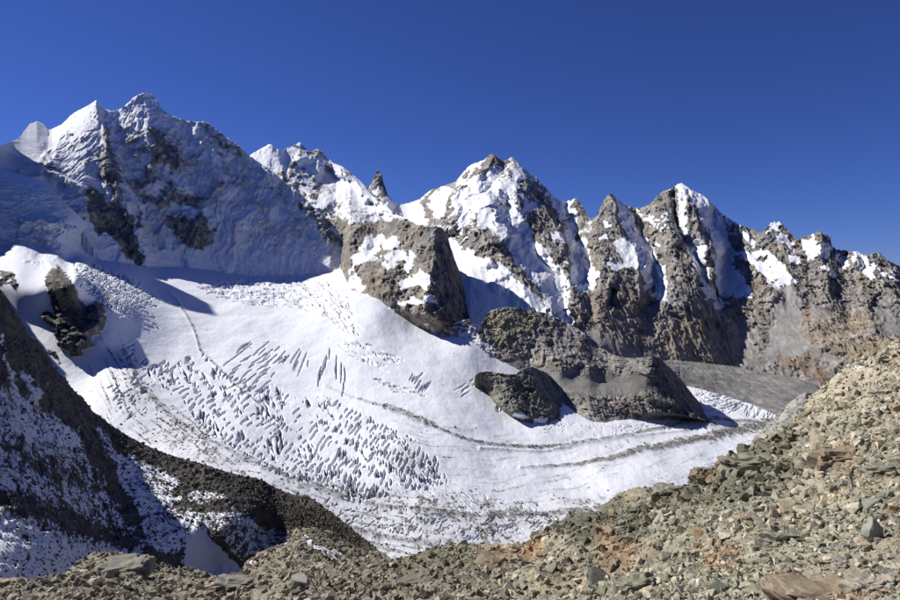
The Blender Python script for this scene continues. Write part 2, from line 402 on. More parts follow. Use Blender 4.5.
# ---------------- B: the ridge that runs down to the brown buttress
def build_buttress_ridge():
    xs = xcols(222, 470, 0.7)
    crest = [(222,160,5600),(245,158,5500),(255,152,5400),(262,148,5380),(266,146,5350),(270,143,5330),(274,147,5350),(281,151,5380),(286,148,5500),(293,146,5480),(300,142,5450),(303,146,5500),(309,152,5540),(315,150,5520),(318,149,5500),(323,152,5540),(328,158,5560),(334,163,5500),(344,167,5300),(352,174,5200),(360,180,5100),(366,187,4950),(372,192,4800),(380,201,4500),(388,208,4200),(396,214,4000),(404,218,3850),(412,222,3700),(420,226,3560),(430,227,3440),(437,226,3380),(442,228,3380),(447,234,3400),(450,245,3410),(454,257,3400),(459,270,3380),(463,284,3350),(466,300,3300),(468,312,3250),(470,320,3230)]
    foot = [(222,260,4600),(300,262,4300),(336,280,3850)]+[(x, y, float(GL(np.array([x]), np.array([y]))[0])+25) for x, y in ((350,291),(360,296),(372,302),(390,314),(410,326),(440,337),(455,340),(470,340))]
    px, py, Y = base_sheet(xs, crest, foot, 190, jag=np.interp(xs, [250, 300, 345, 370, 470], [.3, .4, .4, 1.2, 1.0]))
    R = np.zeros(px.shape); wx, wy = warp(px, py, 4.5, 22); vx, vy = warp(px, py, 2.6, 9, 3.)
    relief(R, wx, wy, [(437,224),(434,245),(431,265),(429,290),(427,315)], 250, 60, 38, taper=0)
    relief(R, wx, wy, [(325,168),(345,182),(366,202),(396,222)], -170, 24, 8, taper=.1)
    relief(R, wx, wy, [(290,157),(320,164),(344,169),(358,185),(372,200),(392,216),(410,224)], 90, 10, 26, taper=.1)
    relief(R, wx, wy, [(270,143),(284,165),(300,185),(318,205),(333,222),(345,250)], 70, 18, 30, taper=.05)
    relief(R, wx, wy, [(312,207),(330,197),(348,192),(366,204),(385,216)], 60, 12, 20, taper=.1)
    relief(R, wx, wy, [(385,215),(378,235),(362,260),(352,275)], -70, 18, 18, taper=.1)
    relief(R, wx, wy, [(400,222),(396,245),(385,270),(380,300)], 50, 20, 16, taper=.1)
    relief(R, wx, wy, [(412,225),(408,250),(405,280),(400,305)], -45, 14, 14, taper=.1)
    relief(R, wx, wy, [(350,230),(358,240),(364,255),(368,285)], 40, 14, 14, taper=.1)
    fo = 1-sst(.84, .98, np.linspace(0, 1, px.shape[0])[:, None])*sst(338, 352, px)
    Y = Y-R*fo
    P = world(px, py, Y)
    n1 = rock_noise(P, 120, 3.3); n2 = rock_noise(P, 36, 5.7)
    s = np.full(px.shape, 0.44)
    for pts, v, f in (
        ([(240,160),(255,152),(270,143),(280,152),(292,158),(286,170),(268,172)], 1.2, 2),
        ([(286,150),(296,146),(300,141),(302,147),(297,153),(287,153)], 1.1, 1.5), ([(302,144),(312,152),(330,160),(325,165),(303,156)], .55, 2),
        ([(288,154),(305,156),(330,163),(346,167),(338,172),(318,169),(300,162)], 1.3, 1.5),
        ([(300,162),(340,172),(366,188),(392,214),(410,224),(380,214),(350,198),(330,186),(318,176)], .95, 3),
        ([(284,172),(300,166),(325,178),(332,186),(312,200),(296,194)], .50, 3),
        ([(311,206),(322,196),(335,190),(349,193),(342,201),(322,207)], 1.3, 1.5),
        ([(330,205),(350,200),(385,216),(370,226),(345,222)], .58, 4),
        ([(345,228),(370,222),(400,220),(440,224),(456,260),(470,320),(440,330),(390,308),(347,270)], .16, 4),
        ([(346,264),(356,252),(366,243),(370,238),(374,243),(366,256),(356,266),(349,275)], 1.2, 2),
        ([(363,240),(372,236),(382,238),(380,250),(370,262),(362,262),(368,250)], 1.0, 3),
        ([(384,240),(398,236),(400,243),(390,250),(384,248)], .9, 3),
        ([(376,262),(392,252),(402,248),(404,258),(396,270),(384,270)], .62, 3),
        ([(402,252),(412,248),(414,262),(410,275),(402,270)], .7, 3),
        ([(410,284),(420,270),(428,273),(431,281),(425,288),(413,287)], 1.15, 2),
        ([(398,280),(410,278),(412,288),(400,289)], .6, 2),
        ([(392,301),(410,298),(430,296),(438,303),(444,308),(428,304),(400,305)], .75, 2),
        ([(345,284),(352,272),(360,276),(366,290),(360,294)], .8, 3), ([(334,220),(348,226),(351,262),(347,286),(336,284)], .15, 3)):
        paint(s, vx, vy, pts, v, f)
    s = s+0.22*fbm(P[..., 0]/55, P[..., 1]/55, P[..., 2]/36, 4)-0.14*n1-0.12*n2
    snow = sst(.42, .56, s)
    n3 = rock_noise(P, 13, 4.7, 1.8)
    Y = Y-fo*(28*n1*(1-.6*snow)+18*n2*(1-.8*snow)+(6*n3+16*facets(P, 50, 7))*(1-snow))
    P = world(px, py, Y)
    tint = rock_tint(P, n2, brown=.5, dark=.4, seed=12.)*.82
    root = empty('mountain', (-200, 2950, -100))
    tag(root, 'snow domed ridge running down to a blunt brown rock buttress above the glacier', 'mountain', kind='structure')
    emit(px, py, Y, dict(snow=snow, tint=tint), M_ROCK, [(root, [
        ('snow_dome', [(220,120),(350,120),(350,166),(334,173),(318,170),(300,163),(288,174),(220,175)], 'white snow dome with small pointed tops'),
        ('rock_buttress', [(345,262),(362,228),(400,216),(440,215),(475,260),(475,340),(340,340)], 'brown rock buttress with snow patches'),
        ], 'ridge', None)], skirt=(60, 300))

# ---------------- D + E: the pyramid peak and the long rocky chain to its right
CREST_DE = [(352,212,6100),(362,200,6050),(368,190,6000),(372,182,5960),(376,172,5930),(378,170,5920),(381,173,5950),(384,184,6000),(388,195,6050),(393,201,6080),(398,204,6090),(402,204.5,6080),(412,202,6020),(420,199,5960),(428,192,5900),(432,189,5880),(436,189,5900),(440,187,5880),(448,184,5850),(455,182,5800),(462,174,5740),(468,167,5700),(474,163,5660),(484,160,5600),(489,155,5560),(493,154,5560),(497,157,5590),(503,161,5620),(508,159,5590),(512,157,5570),(516,160,5570),(520,165,5550),(530,173,5500),(538,179,5450),(545,187,5400),(555,197,5320),(560,201,5290),(571,201,5230),(574,198,5180),(577,199,5180),(582,205,5200),(588,217,5230),(592,219,5080),(597,215,5019),(603,202,4920),(607,196,4857),(611,193,4795),(615,197,4811),(622,202,4840),(630,207,4859),(640,208,4849),(650,204,4804),(657,196,4772),(663,191,4740),(672,188,4707),(678,184,4687),(682,183,4680),(686,186,4668),(694,191,4636),(703,195,4596),(712,202,4556),(720,212,4531),(730,219,4493),(738,224,4457),(745,227,4419),(752,229,4380),(762,233,4329),(768,225,4276),(774,222,4235),(780,222,4199),(786,228,4182),(792,235,4165),(797,240,4140),(803,237,4098),(808,236,4066),(815,233,4015),(818,231,3991),(823,233,3971),(830,236,3944),(832,246,3954),(838,250,3924),(845,250,3885),(850,252,3859),(858,251,3809),(862,254,3795),(868,255,3763),(875,252,3721),(880,253,3699),(887,260,3675),(895,264,3643),(905,267,3599),(940,272,3472),(1000,270,3299),(1100,262,3050)]
def build_far_chain():
    xs = xcols(352, 1100, 0.72, coarse=6)
    foot = [(352,300,3600),(440,325,3050),(470,326,2980),(500,332,2960),(560,340,2990),(600,352,2930),(640,366,3000),(690,372,3100),(740,384,3180),(780,400,3030),(850,420,2750),(1100,440,2250)]
    px, py, Y = base_sheet(xs, CREST_DE, foot, 254, jag=np.interp(xs, [360, 370, 395, 430, 470, 600, 670, 700, 740, 900], [1.3, 1.3, .3, .4, .8, 1.2, .3, .3, 1.3, 1.3]), jag_f=.4)
    R = np.zeros(px.shape); wx, wy = warp(px, py, 4.5, 22); vx, vy = warp(px, py, 2.6, 9, 3.)
    ribs = [
        # the pyramid
        ([(378,170),(377,185),(380,200),(390,214)], 120, 14, 12, 0),
        ([(432,189),(430,205),(432,218)], 60, 10, 22, 0), ([(452,190),(448,205),(445,220)], 60, 10, 14, .05),
        ([(493,154),(486,166),(476,176),(466,186),(458,200),(452,225)], 110, 26, 16, 0),
        ([(512,157),(510,172),(504,182),(500,192)], 60, 12, 12, 0),
        ([(520,163),(522,180),(514,200),(508,220)], 70, 16, 20, 0),
        ([(485,190),(492,205),(498,222),(506,238)], 90, 26, 12, .05),
        ([(462,215),(480,232),(498,248),(518,268),(540,296),(556,318)], 170, 30, 40, .03),
        ([(535,178),(542,195),(552,215),(560,240),(568,262),(572,285),(574,312)], 150, 34, 16, 0),
        ([(500,200),(512,225),(530,245),(550,268),(566,300),(571,322)], -110, 30, 14, .05),
        ([(574,199),(580,215),(590,230),(598,250),(600,280),(596,300)], 60, 12, 26, 0),
        ([(565,215),(572,240),(578,262),(578,285)], -120, 10, 18, .05),
        # the chain
        ([(611,193),(612,205),(618,225),(634,244),(640,262),(640,290),(640,312)], 130, 44, 15, 0),
        ([(618,199),(630,215),(642,232),(650,246),(656,262),(652,290),(644,314)], -110, 12, 16, .03),
        ([(604,205),(600,225),(602,250),(606,280),(610,320)], 50, 18, 14, .02),
        ([(613,286),(611,300),(613,312)], -70, 4, 9, .1),
        ([(653,202),(660,215),(672,240),(676,262),(690,290),(700,318)], 70, 26, 18, 0),
        ([(678,186),(677,205),(679,225),(682,242)], -70, 5, 10, 0),
        ([(682,184),(690,205),(700,228),(706,250),(710,280)], 110, 22, 10, 0),
        ([(684,235),(694,252),(703,272),(714,300),(722,315)], -90, 7, 14, .05),
        ([(703,196),(706,215),(709,240),(713,262),(718,285)], 80, 16, 10, 0),
        ([(712,210),(720,228),(727,250),(728,275),(724,290)], -150, 9, 26, .03),
        ([(738,225),(742,240),(748,260),(765,285),(770,300)], 60, 22, 20, 0),
        ([(768,226),(772,245),(785,270),(800,290)], 55, 16, 22, 0),
        ([(818,232),(818,245),(825,265),(830,285)], 70, 14, 12, 0), ([(822,258),(828,262)], -70, 6, 9, 0),
        ([(833,240),(845,262),(858,290)], -40, 8, 18, 0), ([(843,250),(840,262)], -60, 6, 9, 0),
        ([(858,252),(862,270),(868,300),(872,318)], 60, 18, 14, 0), ([(862,258),(864,270)], -50, 5, 9, 0),
        ([(878,253),(885,275),(900,300)], 50, 18, 18, 0),
        ([(870,300),(872,312),(876,322)], -60, 6, 12, .1),
        ([(690,320),(700,335),(712,352),(716,365)], 30, 40, 14, .1),
        ([(740,300),(752,325),(760,350)], 35, 18, 16, .05),
        ([(820,345),(850,340),(875,330)], 40, 10, 4, .1), ([(830,368),(850,360),(878,350)], 60, 10, 5, .1),
    ]
    ribs = [(a, b*(1.4 if a[0][0] == 712 else 1.9) if 560 < a[0][0] < 740 and b < 0 else b*1.2 if a[0] == (462,215) else b*1.9 if a[0][0] < 530 else b*1.05, c, d, e) for a, b, c, d, e in ribs]
    for pts, amp, wl, wr, tp in ribs: relief(R, wx, wy, pts, amp, wl, wr, taper=tp)
    R *= 1-.75*sst(275, 330, py)*sst(560, 590, px)
    Y = Y-R
    P = world(px, py, Y)
    n1 = rock_noise(P, 130, 21.3, 3.0); n2 = rock_noise(P, 38, 15.7, 2.6)
    s = np.full(px.shape, 0.1)
    D = [([(352,160),(600,140),(592,219),(574,262),(574,330),(440,330),(352,300)], .42, 3),
        ([(366,205),(372,180),(378,168),(384,182),(388,196),(384,205)], .1, 2), ([(372,190),(376,186),(379,192),(375,196)], 1.1, 1),
        ([(378,196),(388,196),(398,206),(412,220),(400,222)], .95, 2),
        ([(390,203),(412,202),(428,192),(424,204),(428,222),(414,226),(400,214)], 1.4, 1.5),
        ([(421,200),(430,193),(434,200),(430,222),(424,220)], .15, 2), ([(432,194),(448,186),(452,194),(446,214),(434,218),(430,208)], .9, 2),
        ([(449,192),(453,194),(450,216),(446,214)], .1, 1.5),
        ([(454,183),(470,167),(484,161),(478,172),(466,184),(458,186)], 1.15, 2), ([(464,176),(472,168),(470,176),(463,182)], .2, 1.5),
        ([(484,164),(490,153),(498,156),(505,162),(498,166),(488,168),(478,176),(466,183),(476,172)], .05, 1.5),
        ([(452,195),(466,188),(472,198),(486,192),(498,222),(505,236),(500,244),(486,228),(470,222),(456,224)], .72, 3),
        ([(488,166),(498,166),(502,185),(498,205),(494,206),(484,190),(484,176)], .95, 2),
        ([(470,182),(482,172),(484,188),(474,195)], .9, 2), ([(480,190),(496,189),(494,196),(480,195)], 1.2, 2),
        ([(497,170),(508,160),(515,160),(518,172),(508,182),(502,180)], .5, 2),
        ([(505,182),(516,172),(520,166),(538,179),(534,182),(526,178),(518,186),(514,200),(502,202),(497,192)], .68, 2),
        ([(517,185),(528,176),(540,184),(552,198),(556,206),(545,206),(530,202),(520,200)], .38, 3),
        ([(523,206),(534,202),(540,208),(532,214),(524,214)], 1.2, 1.5),
        ([(524,216),(544,206),(556,208),(555,220),(545,240),(530,235)], .2, 3),
        ([(540,183),(556,197),(572,201),(577,218),(570,226),(558,215),(550,200)], 1.3, 2), 
        ([(498,200),(515,205),(524,220),(536,240),(552,262),(568,282),(571,320),(556,320),(540,296),(520,268),(506,244),(500,225)], 1.0, 3),
        ([(530,235),(545,225),(562,232),(568,250),(570,280),(574,318),(570,318),(568,280),(552,255),(540,245)], .33, 2.5),
        ([(552,232),(566,234),(564,242),(552,240)], .8, 2),
        ([(470,205),(485,212),(490,222),(476,225),(462,222)], .6, 3), ([(474,212),(478,212),(478,226),(474,226)], .2, 1.5),
        ([(455,236),(470,232),(490,228),(500,244),(520,268),(542,290),(546,300),(534,296),(520,282),(500,262),(486,258),(474,250),(460,246)], .3, 2.5),
        ([(448,240),(470,253),(486,259),(500,266),(520,283),(535,294),(543,308),(536,325),(440,330),(440,250)], 1.5, 2),
        ([(522,283),(532,284),(541,292),(540,297),(530,294)], .55, 2),
        ([(546,300),(560,318),(572,330),(545,318)], .5, 2),
        ]
    E = [([(572,205),(577,200),(583,208),(586,222),(576,222),(576,212)], .15, 1.5),
        ([(566,226),(578,226),(586,240),(592,262),(588,280),(580,290),(573,288),(571,262)], .9, 2),
        ([(582,240),(588,246),(592,262),(598,272),(594,290),(580,292),(588,276),(590,262)], 1.4, 1.5),
        ([(576,222),(590,224),(588,238),(578,240)], .4, 2),
        ([(604,221),(613,222),(612,228),(606,228)], 1.0, 1.2), ([(600,236),(608,236),(606,242),(600,240)], .8, 1.2),
        ([(616,238),(630,240),(642,252),(644,262),(634,270),(624,266),(614,272),(604,264),(614,252)], .75, 2.5), ([(612,254),(622,254),(624,262),(612,262)], .1, 1.5),
        ([(615,197),(622,204),(632,218),(642,236),(654,250),(658,270),(656,285),(646,290),(640,262),(634,246),(622,222)], 1.0, 2),
        ([(617,197),(628,208),(630,214),(622,208)], 1.2, 1), ([(624,218),(630,226),(626,226)], 1.2, 1),
        ([(660,268),(664,262),(667,285),(668,302),(658,302),(655,296)], 1.3, 1.5), ([(655,242),(662,244),(660,248),(655,246)], 1.1, 1),
        ([(630,206),(660,216),(662,232),(645,222)], .48, 3), ([(660,212),(668,214),(668,232),(660,230)], .55, 2),
        ([(670,188),(682,182),(690,187),(703,194),(722,212),(740,225),(730,228),(724,216),(714,212),(712,226),(708,234),(704,222),(698,212),(690,200),(680,190)], 1.4, 1.5),
        ([(676,190),(682,188),(688,200),(686,222),(682,232),(677,215)], .75, 1.8), ([(688,194),(698,206),(708,232),(700,240),(690,222),(686,205)], .22, 2),
        ([(682,224),(690,234),(698,242),(702,234),(706,242),(708,256),(700,256),(690,246),(682,236)], 1.3, 1.5),
        ([(698,254),(706,258),(708,276),(706,290),(700,276)], .95, 1.5), ([(684,240),(692,246),(703,268),(712,288),(718,300),(712,302),(700,280),(688,256)], .9, 1.5),
        ([(710,216),(720,214),(728,230),(734,252),(732,280),(726,287),(716,284),(713,255)], .85, 2),
        ([(732,276),(736,270),(742,275),(754,293),(752,298),(740,297),(722,290),(724,284)], 1.5, 1.5),
        ([(712,300),(720,298),(728,306),(720,310)], .9, 1.5), ([(706,284),(722,286),(738,296),(728,300)], .6, 2),
        ([(726,230),(740,226),(752,240),(756,247),(745,245)], .45, 3), ([(740,228),(748,236),(758,246),(754,248),(744,238)], .9, 1.5),
        ([(734,254),(745,250),(762,250),(784,262),(800,284),(776,290),(764,278),(750,262)], .72, 3), ([(756,258),(770,258),(770,263),(757,262)], .1, 1.5), ([(742,262),(762,272),(770,285),(758,284),(745,272)], .12, 2.5),
        ([(764,233),(769,225),(775,221),(782,222),(780,230),(770,231)], 1.4, 1), ([(772,232),(788,232),(798,246),(790,248),(778,240)], .58, 2.5), ([(785,250),(800,252),(806,264),(792,264)], .6, 3),
        ([(803,240),(814,236),(816,246),(814,262),(806,254)], 1.25, 1.5), ([(815,248),(828,240),(832,252),(830,262),(818,258)], 1.15, 1.5), ([(824,233),(831,236),(831,242)], 1.2, 1), ([(820,266),(830,266),(838,276),(830,274)], .9, 1.5),
        ([(836,250),(842,251),(842,257),(838,257)], 1.2, 1), ([(838,256),(848,256),(847,266),(840,266)], .9, 1.5), ([(852,252),(858,252),(857,260),(853,260)], 1.1, 1), ([(858,256),(866,258),(866,274),(860,274)], .9, 1.5),
        ([(868,262),(875,266),(874,278),(865,282),(866,272)], .85, 2), ([(876,270),(884,270),(880,280)], .8, 2), ([(875,252),(881,252),(881,255)], 1.2, .8), ([(884,270),(900,275),(900,285),(888,282)], .5, 3)]
    for pts, v, f in D+E: paint(s, vx, vy, pts, v, f)
    s = s+0.21*fbm(P[..., 0]/55, P[..., 1]/55, P[..., 2]/36, 4)-0.12*n1-0.11*n2
    snow = sst(.43, .55, s)
    # smooth scree and meadow lower right
    sc = np.zeros(px.shape)
    for pts, v, f in (([(776,300),(790,285),(800,292),(803,320),(808,350),(770,362),(765,345),(773,320)], 1, 4), ([(735,320),(752,330),(765,362),(740,366),(728,345)], .7, 6), ([(584,335),(600,330),(640,352),(680,362),(640,368)], .9, 6), ([(810,345),(835,350),(830,365),(810,362)], .7, 5), ([(872,308),(900,305),(900,335),(880,328)], .8, 4), ([(812,308),(825,305),(828,318),(814,320)], .8, 4)):
        paint(sc, vx, vy, pts, v, f)
    for pts in ([(776,305),(774,325),(768,345)], [(798,300),(800,325),(807,350)], [(745,322),(750,335),(753,345)], [(733,295),(742,310)], [(660,325),(652,345),(650,358)]):
        stroke_paint(sc, vx, vy, pts, 1.5, .8, 1.0)
    n3 = rock_noise(P, 14, 6.7, 1.8)
    Y = Y-(32*n1*(1-.6*snow)+20*n2*(1-.8*snow)+(7*n3+19*facets(P, 60, 11, .6))*(1-snow))*np.interp(py, [230, 340], [1, .6])*(1-.8*np.clip(sc, 0, 1))
    P = world(px, py, Y)
    tint = rock_tint(P, n2, brown=.18, dark=.34, seed=30.)*.84
    tint = mix3(tint, C(.29, .28, .265), np.clip(sc, 0, 1)*.85)
    tint = mix3(tint, C(.46, .45, .43), np.clip(sc-1, 0, 1)*1.2)
    for pts, c, f, k in (([(664,345),(670,328),(700,330),(735,335),(738,362),(700,366),(664,364)], BROWN*.8, 6, .7), ([(655,325),(700,322),(740,330),(735,336),(690,331),(660,332)], OCHRE, 3, .6),
        ([(800,312),(812,308),(815,345),(803,342)], RUST, 3, .5), ([(775,358),(800,356),(815,352),(812,368),(785,368)], RUST, 3, .55), ([(790,372),(812,368),(832,368),(830,385),(815,382)], RUST*.8, 3, .65),
        ([(815,335),(850,320),(875,322),(870,345),(830,350)], BROWN, 6, .6), ([(830,352),(870,338),(900,340),(900,352),(850,360)], OCHRE, 4, .7), ([(835,322),(870,314),(880,320),(850,328)], OCHRE, 4, .5), ([(580,300),(655,315),(660,350),(600,340)], BROWN, 12, .4)):
        q = np.zeros(px.shape); paint(q, vx, vy, pts, k, f); q = np.clip(q*(1+.9*fbm(P[..., 0]/40, P[..., 1]/40, P[..., 2]/25, 3)), 0, 1)
        tint = mix3(tint, c, q)
    rootD = empty('mountain', (250, 3000, -120)); rootE = empty('mountain', (1300, 3100, -350))
    tag(rootD, 'pyramid shaped peak with dark rocky top and a sunlit snowfield at its foot', 'mountain', kind='structure')
    tag(rootE, 'long rocky mountain chain with one white capped peak and grey scree at its foot', 'mountain', kind='structure')
    polyD = [(340,100),(600,100),(592,216),(578,232),(572,262),(576,300),(580,335),(598,352),(598,600),(340,600)]
    emit(px, py, Y, dict(snow=snow, tint=tint), M_ROCK, [
        (rootD, [('rock_spire', [(362,120),(396,120),(396,203),(388,212),(362,205)], 'thin dark rock spire beside the snow saddle'),
                 ('snow_saddle', [(388,180),(421,190),(428,224),(400,226),(388,210)], 'smooth white snow saddle'),
                 ('summit', [(462,120),(535,120),(535,178),(512,205),(480,195),(462,186)], 'dark rocky double summit'),
                 ('snowfield', [(440,240),(470,253),(486,259),(500,266),(520,283),(535,294),(545,312),(560,600),(400,600)], 'smooth sunlit snowfield crossed by a shadow'),
                 ], 'rock_face', polyD),
        (rootE, [('summit', [(660,120),(742,120),(742,228),(726,230),(708,236),(684,236),(668,205)], 'white snow capped summit'),
                 ('rock_pillar', [(592,120),(617,120),(640,246),(642,314),(590,330),(584,290),(600,262)], 'steep pointed rock pillar'),
                 ('scree_fan', [(776,300),(790,282),(802,292),(803,320),(810,350),(770,364),(763,345),(773,320)], 'pale grey scree fan with light streaks'),
                 ('rock_slab', [(660,322),(740,326),(742,364),(664,366)], 'brown vertical rock band'),
                 ('meadow', [(772,354),(815,352),(900,332),(920,345),(900,420),(780,400)], 'rust and ochre autumn slope'),
                 ], 'rock_face', None)])

# ------------------------------------------------------------------ the glacier
GL = tps([(-330,330,1700),(-330,240,2100),(-120,172,2600),(0,176,3000),(40,188,2960),(80,225,2960),(-60,240,2450),(0,235,2700),(30,235,2780),(60,245,2760),(0,254,2560),(40,260,2520),(70,268,2480),
    (0,268,2150),(20,272,2080),(50,276,2060),(75,276,2080),(0,300,1980),(-60,300,1850),(30,320,1930),(60,300,1960),(60,330,1900),(80,300,2020),(100,310,2050),(100,340,1900),(70,360,1820),(90,378,1760),(105,378,1740),(95,262,2900),(110,290,2300),(130,300,2330),(130,325,2120),(125,350,1940),(115,365,1820),
    (130,268,3050),(150,285,2850),(165,300,2650),(178,275,3250),(180,320,2450),(170,350,2120),(150,360,1960),
    (215,274,3500),(250,277,3600),(293,278,3640),(320,275,3660),(345,272,3640),(352,284,3250),(250,300,2980),(330,298,2980),(250,340,2380),(380,310,2720),(330,335,2480),(410,326,2680),(440,334,2640),(470,342,2560),
    (130,385,1660),(95,395,1600),(100,430,1420),(200,380,1880),(300,400,1850),(200,450,1340),(150,460,1300),(250,490,1180),(300,500,1200),(350,540,1110),(420,555,1090),(480,560,1110),(400,450,1520),(400,400,1900),(400,500,1290),(300,450,1480),
    (430,360,2300),(470,380,2210),(500,400,2130),(470,420,1850),(520,430,1900),(540,425,1960),(600,425,2060),(560,470,1660),(560,520,1330),(640,490,1560),(650,450,1880),(700,430,2180),(711,418,2330),(720,450,2010),(760,432,2280),(790,425,2420),
    (690,385,2950),(720,393,2880),(750,403,2750),(780,415,2560),(660,370,3120),(720,408,2560),(820,430,2420),(600,380,2700),(560,370,2650)])

K_CREST = [(-260,205,800),(-160,222,830),(-60,262,860),(0,288,880),(8,300,900),(20,322,940),(30,335,960),(40,345,975),(55,365,1000),(70,385,1030),(85,400,1050),(95,412,1060),(110,424,1075),(130,437,1088),(150,447,1090),(170,455,1090),(190,460,1085),(215,468,1080),(240,475,1070),(258,478,1060),(275,487,1050),(290,494,1030),(310,497,1000),(320,504,980),(335,515,945),(350,527,905),(365,540,865),(378,550,830),(395,562,800),(420,575,770)]
L_CREST = [(-160,566),(-40,577),(0,577),(40,578),(60,575),(72,568),(85,562),(100,556),(120,556),(150,562),(190,573),(205,577),(238,577),(247,562),(262,552),(285,545),(296,530),(310,526),(335,533),(360,547),(380,555),(395,560),(410,557),(425,551),(440,550),(480,546),(520,545),(545,540),(553,530),(560,527),(575,520),(590,517),(605,512),(625,500),(650,492),(665,487),(690,483),(700,470),(715,460),(740,445),(760,437),(775,429),(790,421),(800,415),(815,404),(835,388),(860,373),(885,358),(900,349),(940,326),(1000,296),(1100,250),(1600,60)]

MORAINES = [   # debris bands carried by the ice: line, half width px left end, right end, strength
    ([(170,292),(178,302),(186,315),(194,330),(200,350),(215,365),(235,385),(262,408),(290,430)], .7, .7, .55),
    ([(325,386),(350,397),(375,405),(400,411),(430,424),(460,437),(490,444),(520,447),(560,446),(600,440),(640,432),(670,425),(700,419),(720,419)], 1.0, 1.3, .8),
    ([(385,407),(410,415),(432,424)], 2.2, 2.2, .7),
    ([(480,448),(530,452),(570,448)], .6, .6, .5),
    ([(520,468),(545,467),(580,464),(610,458),(640,450),(680,442),(720,434),(770,424),(790,424)], .5, 4.6, 1.0),
    ([(300,478),(330,492),(360,501),(400,508),(440,512),(480,515.5),(520,515.5),(560,513),(600,507),(640,497)], 1.2, 2.6, .75),
    ([(330,520),(365,533),(400,540),(430,545),(470,547)], 2.4, 2.4, .7),
    ([(125,352),(138,385),(165,412),(195,432),(230,452),(262,468),(300,482),(340,497)], 1.8, 2.2, .55),
    ([(560,448),(620,438),(680,431),(712,425)], .5, .6, .5),
    ([(712,417),(735,421),(760,423)], .8, 1.2, .8)]

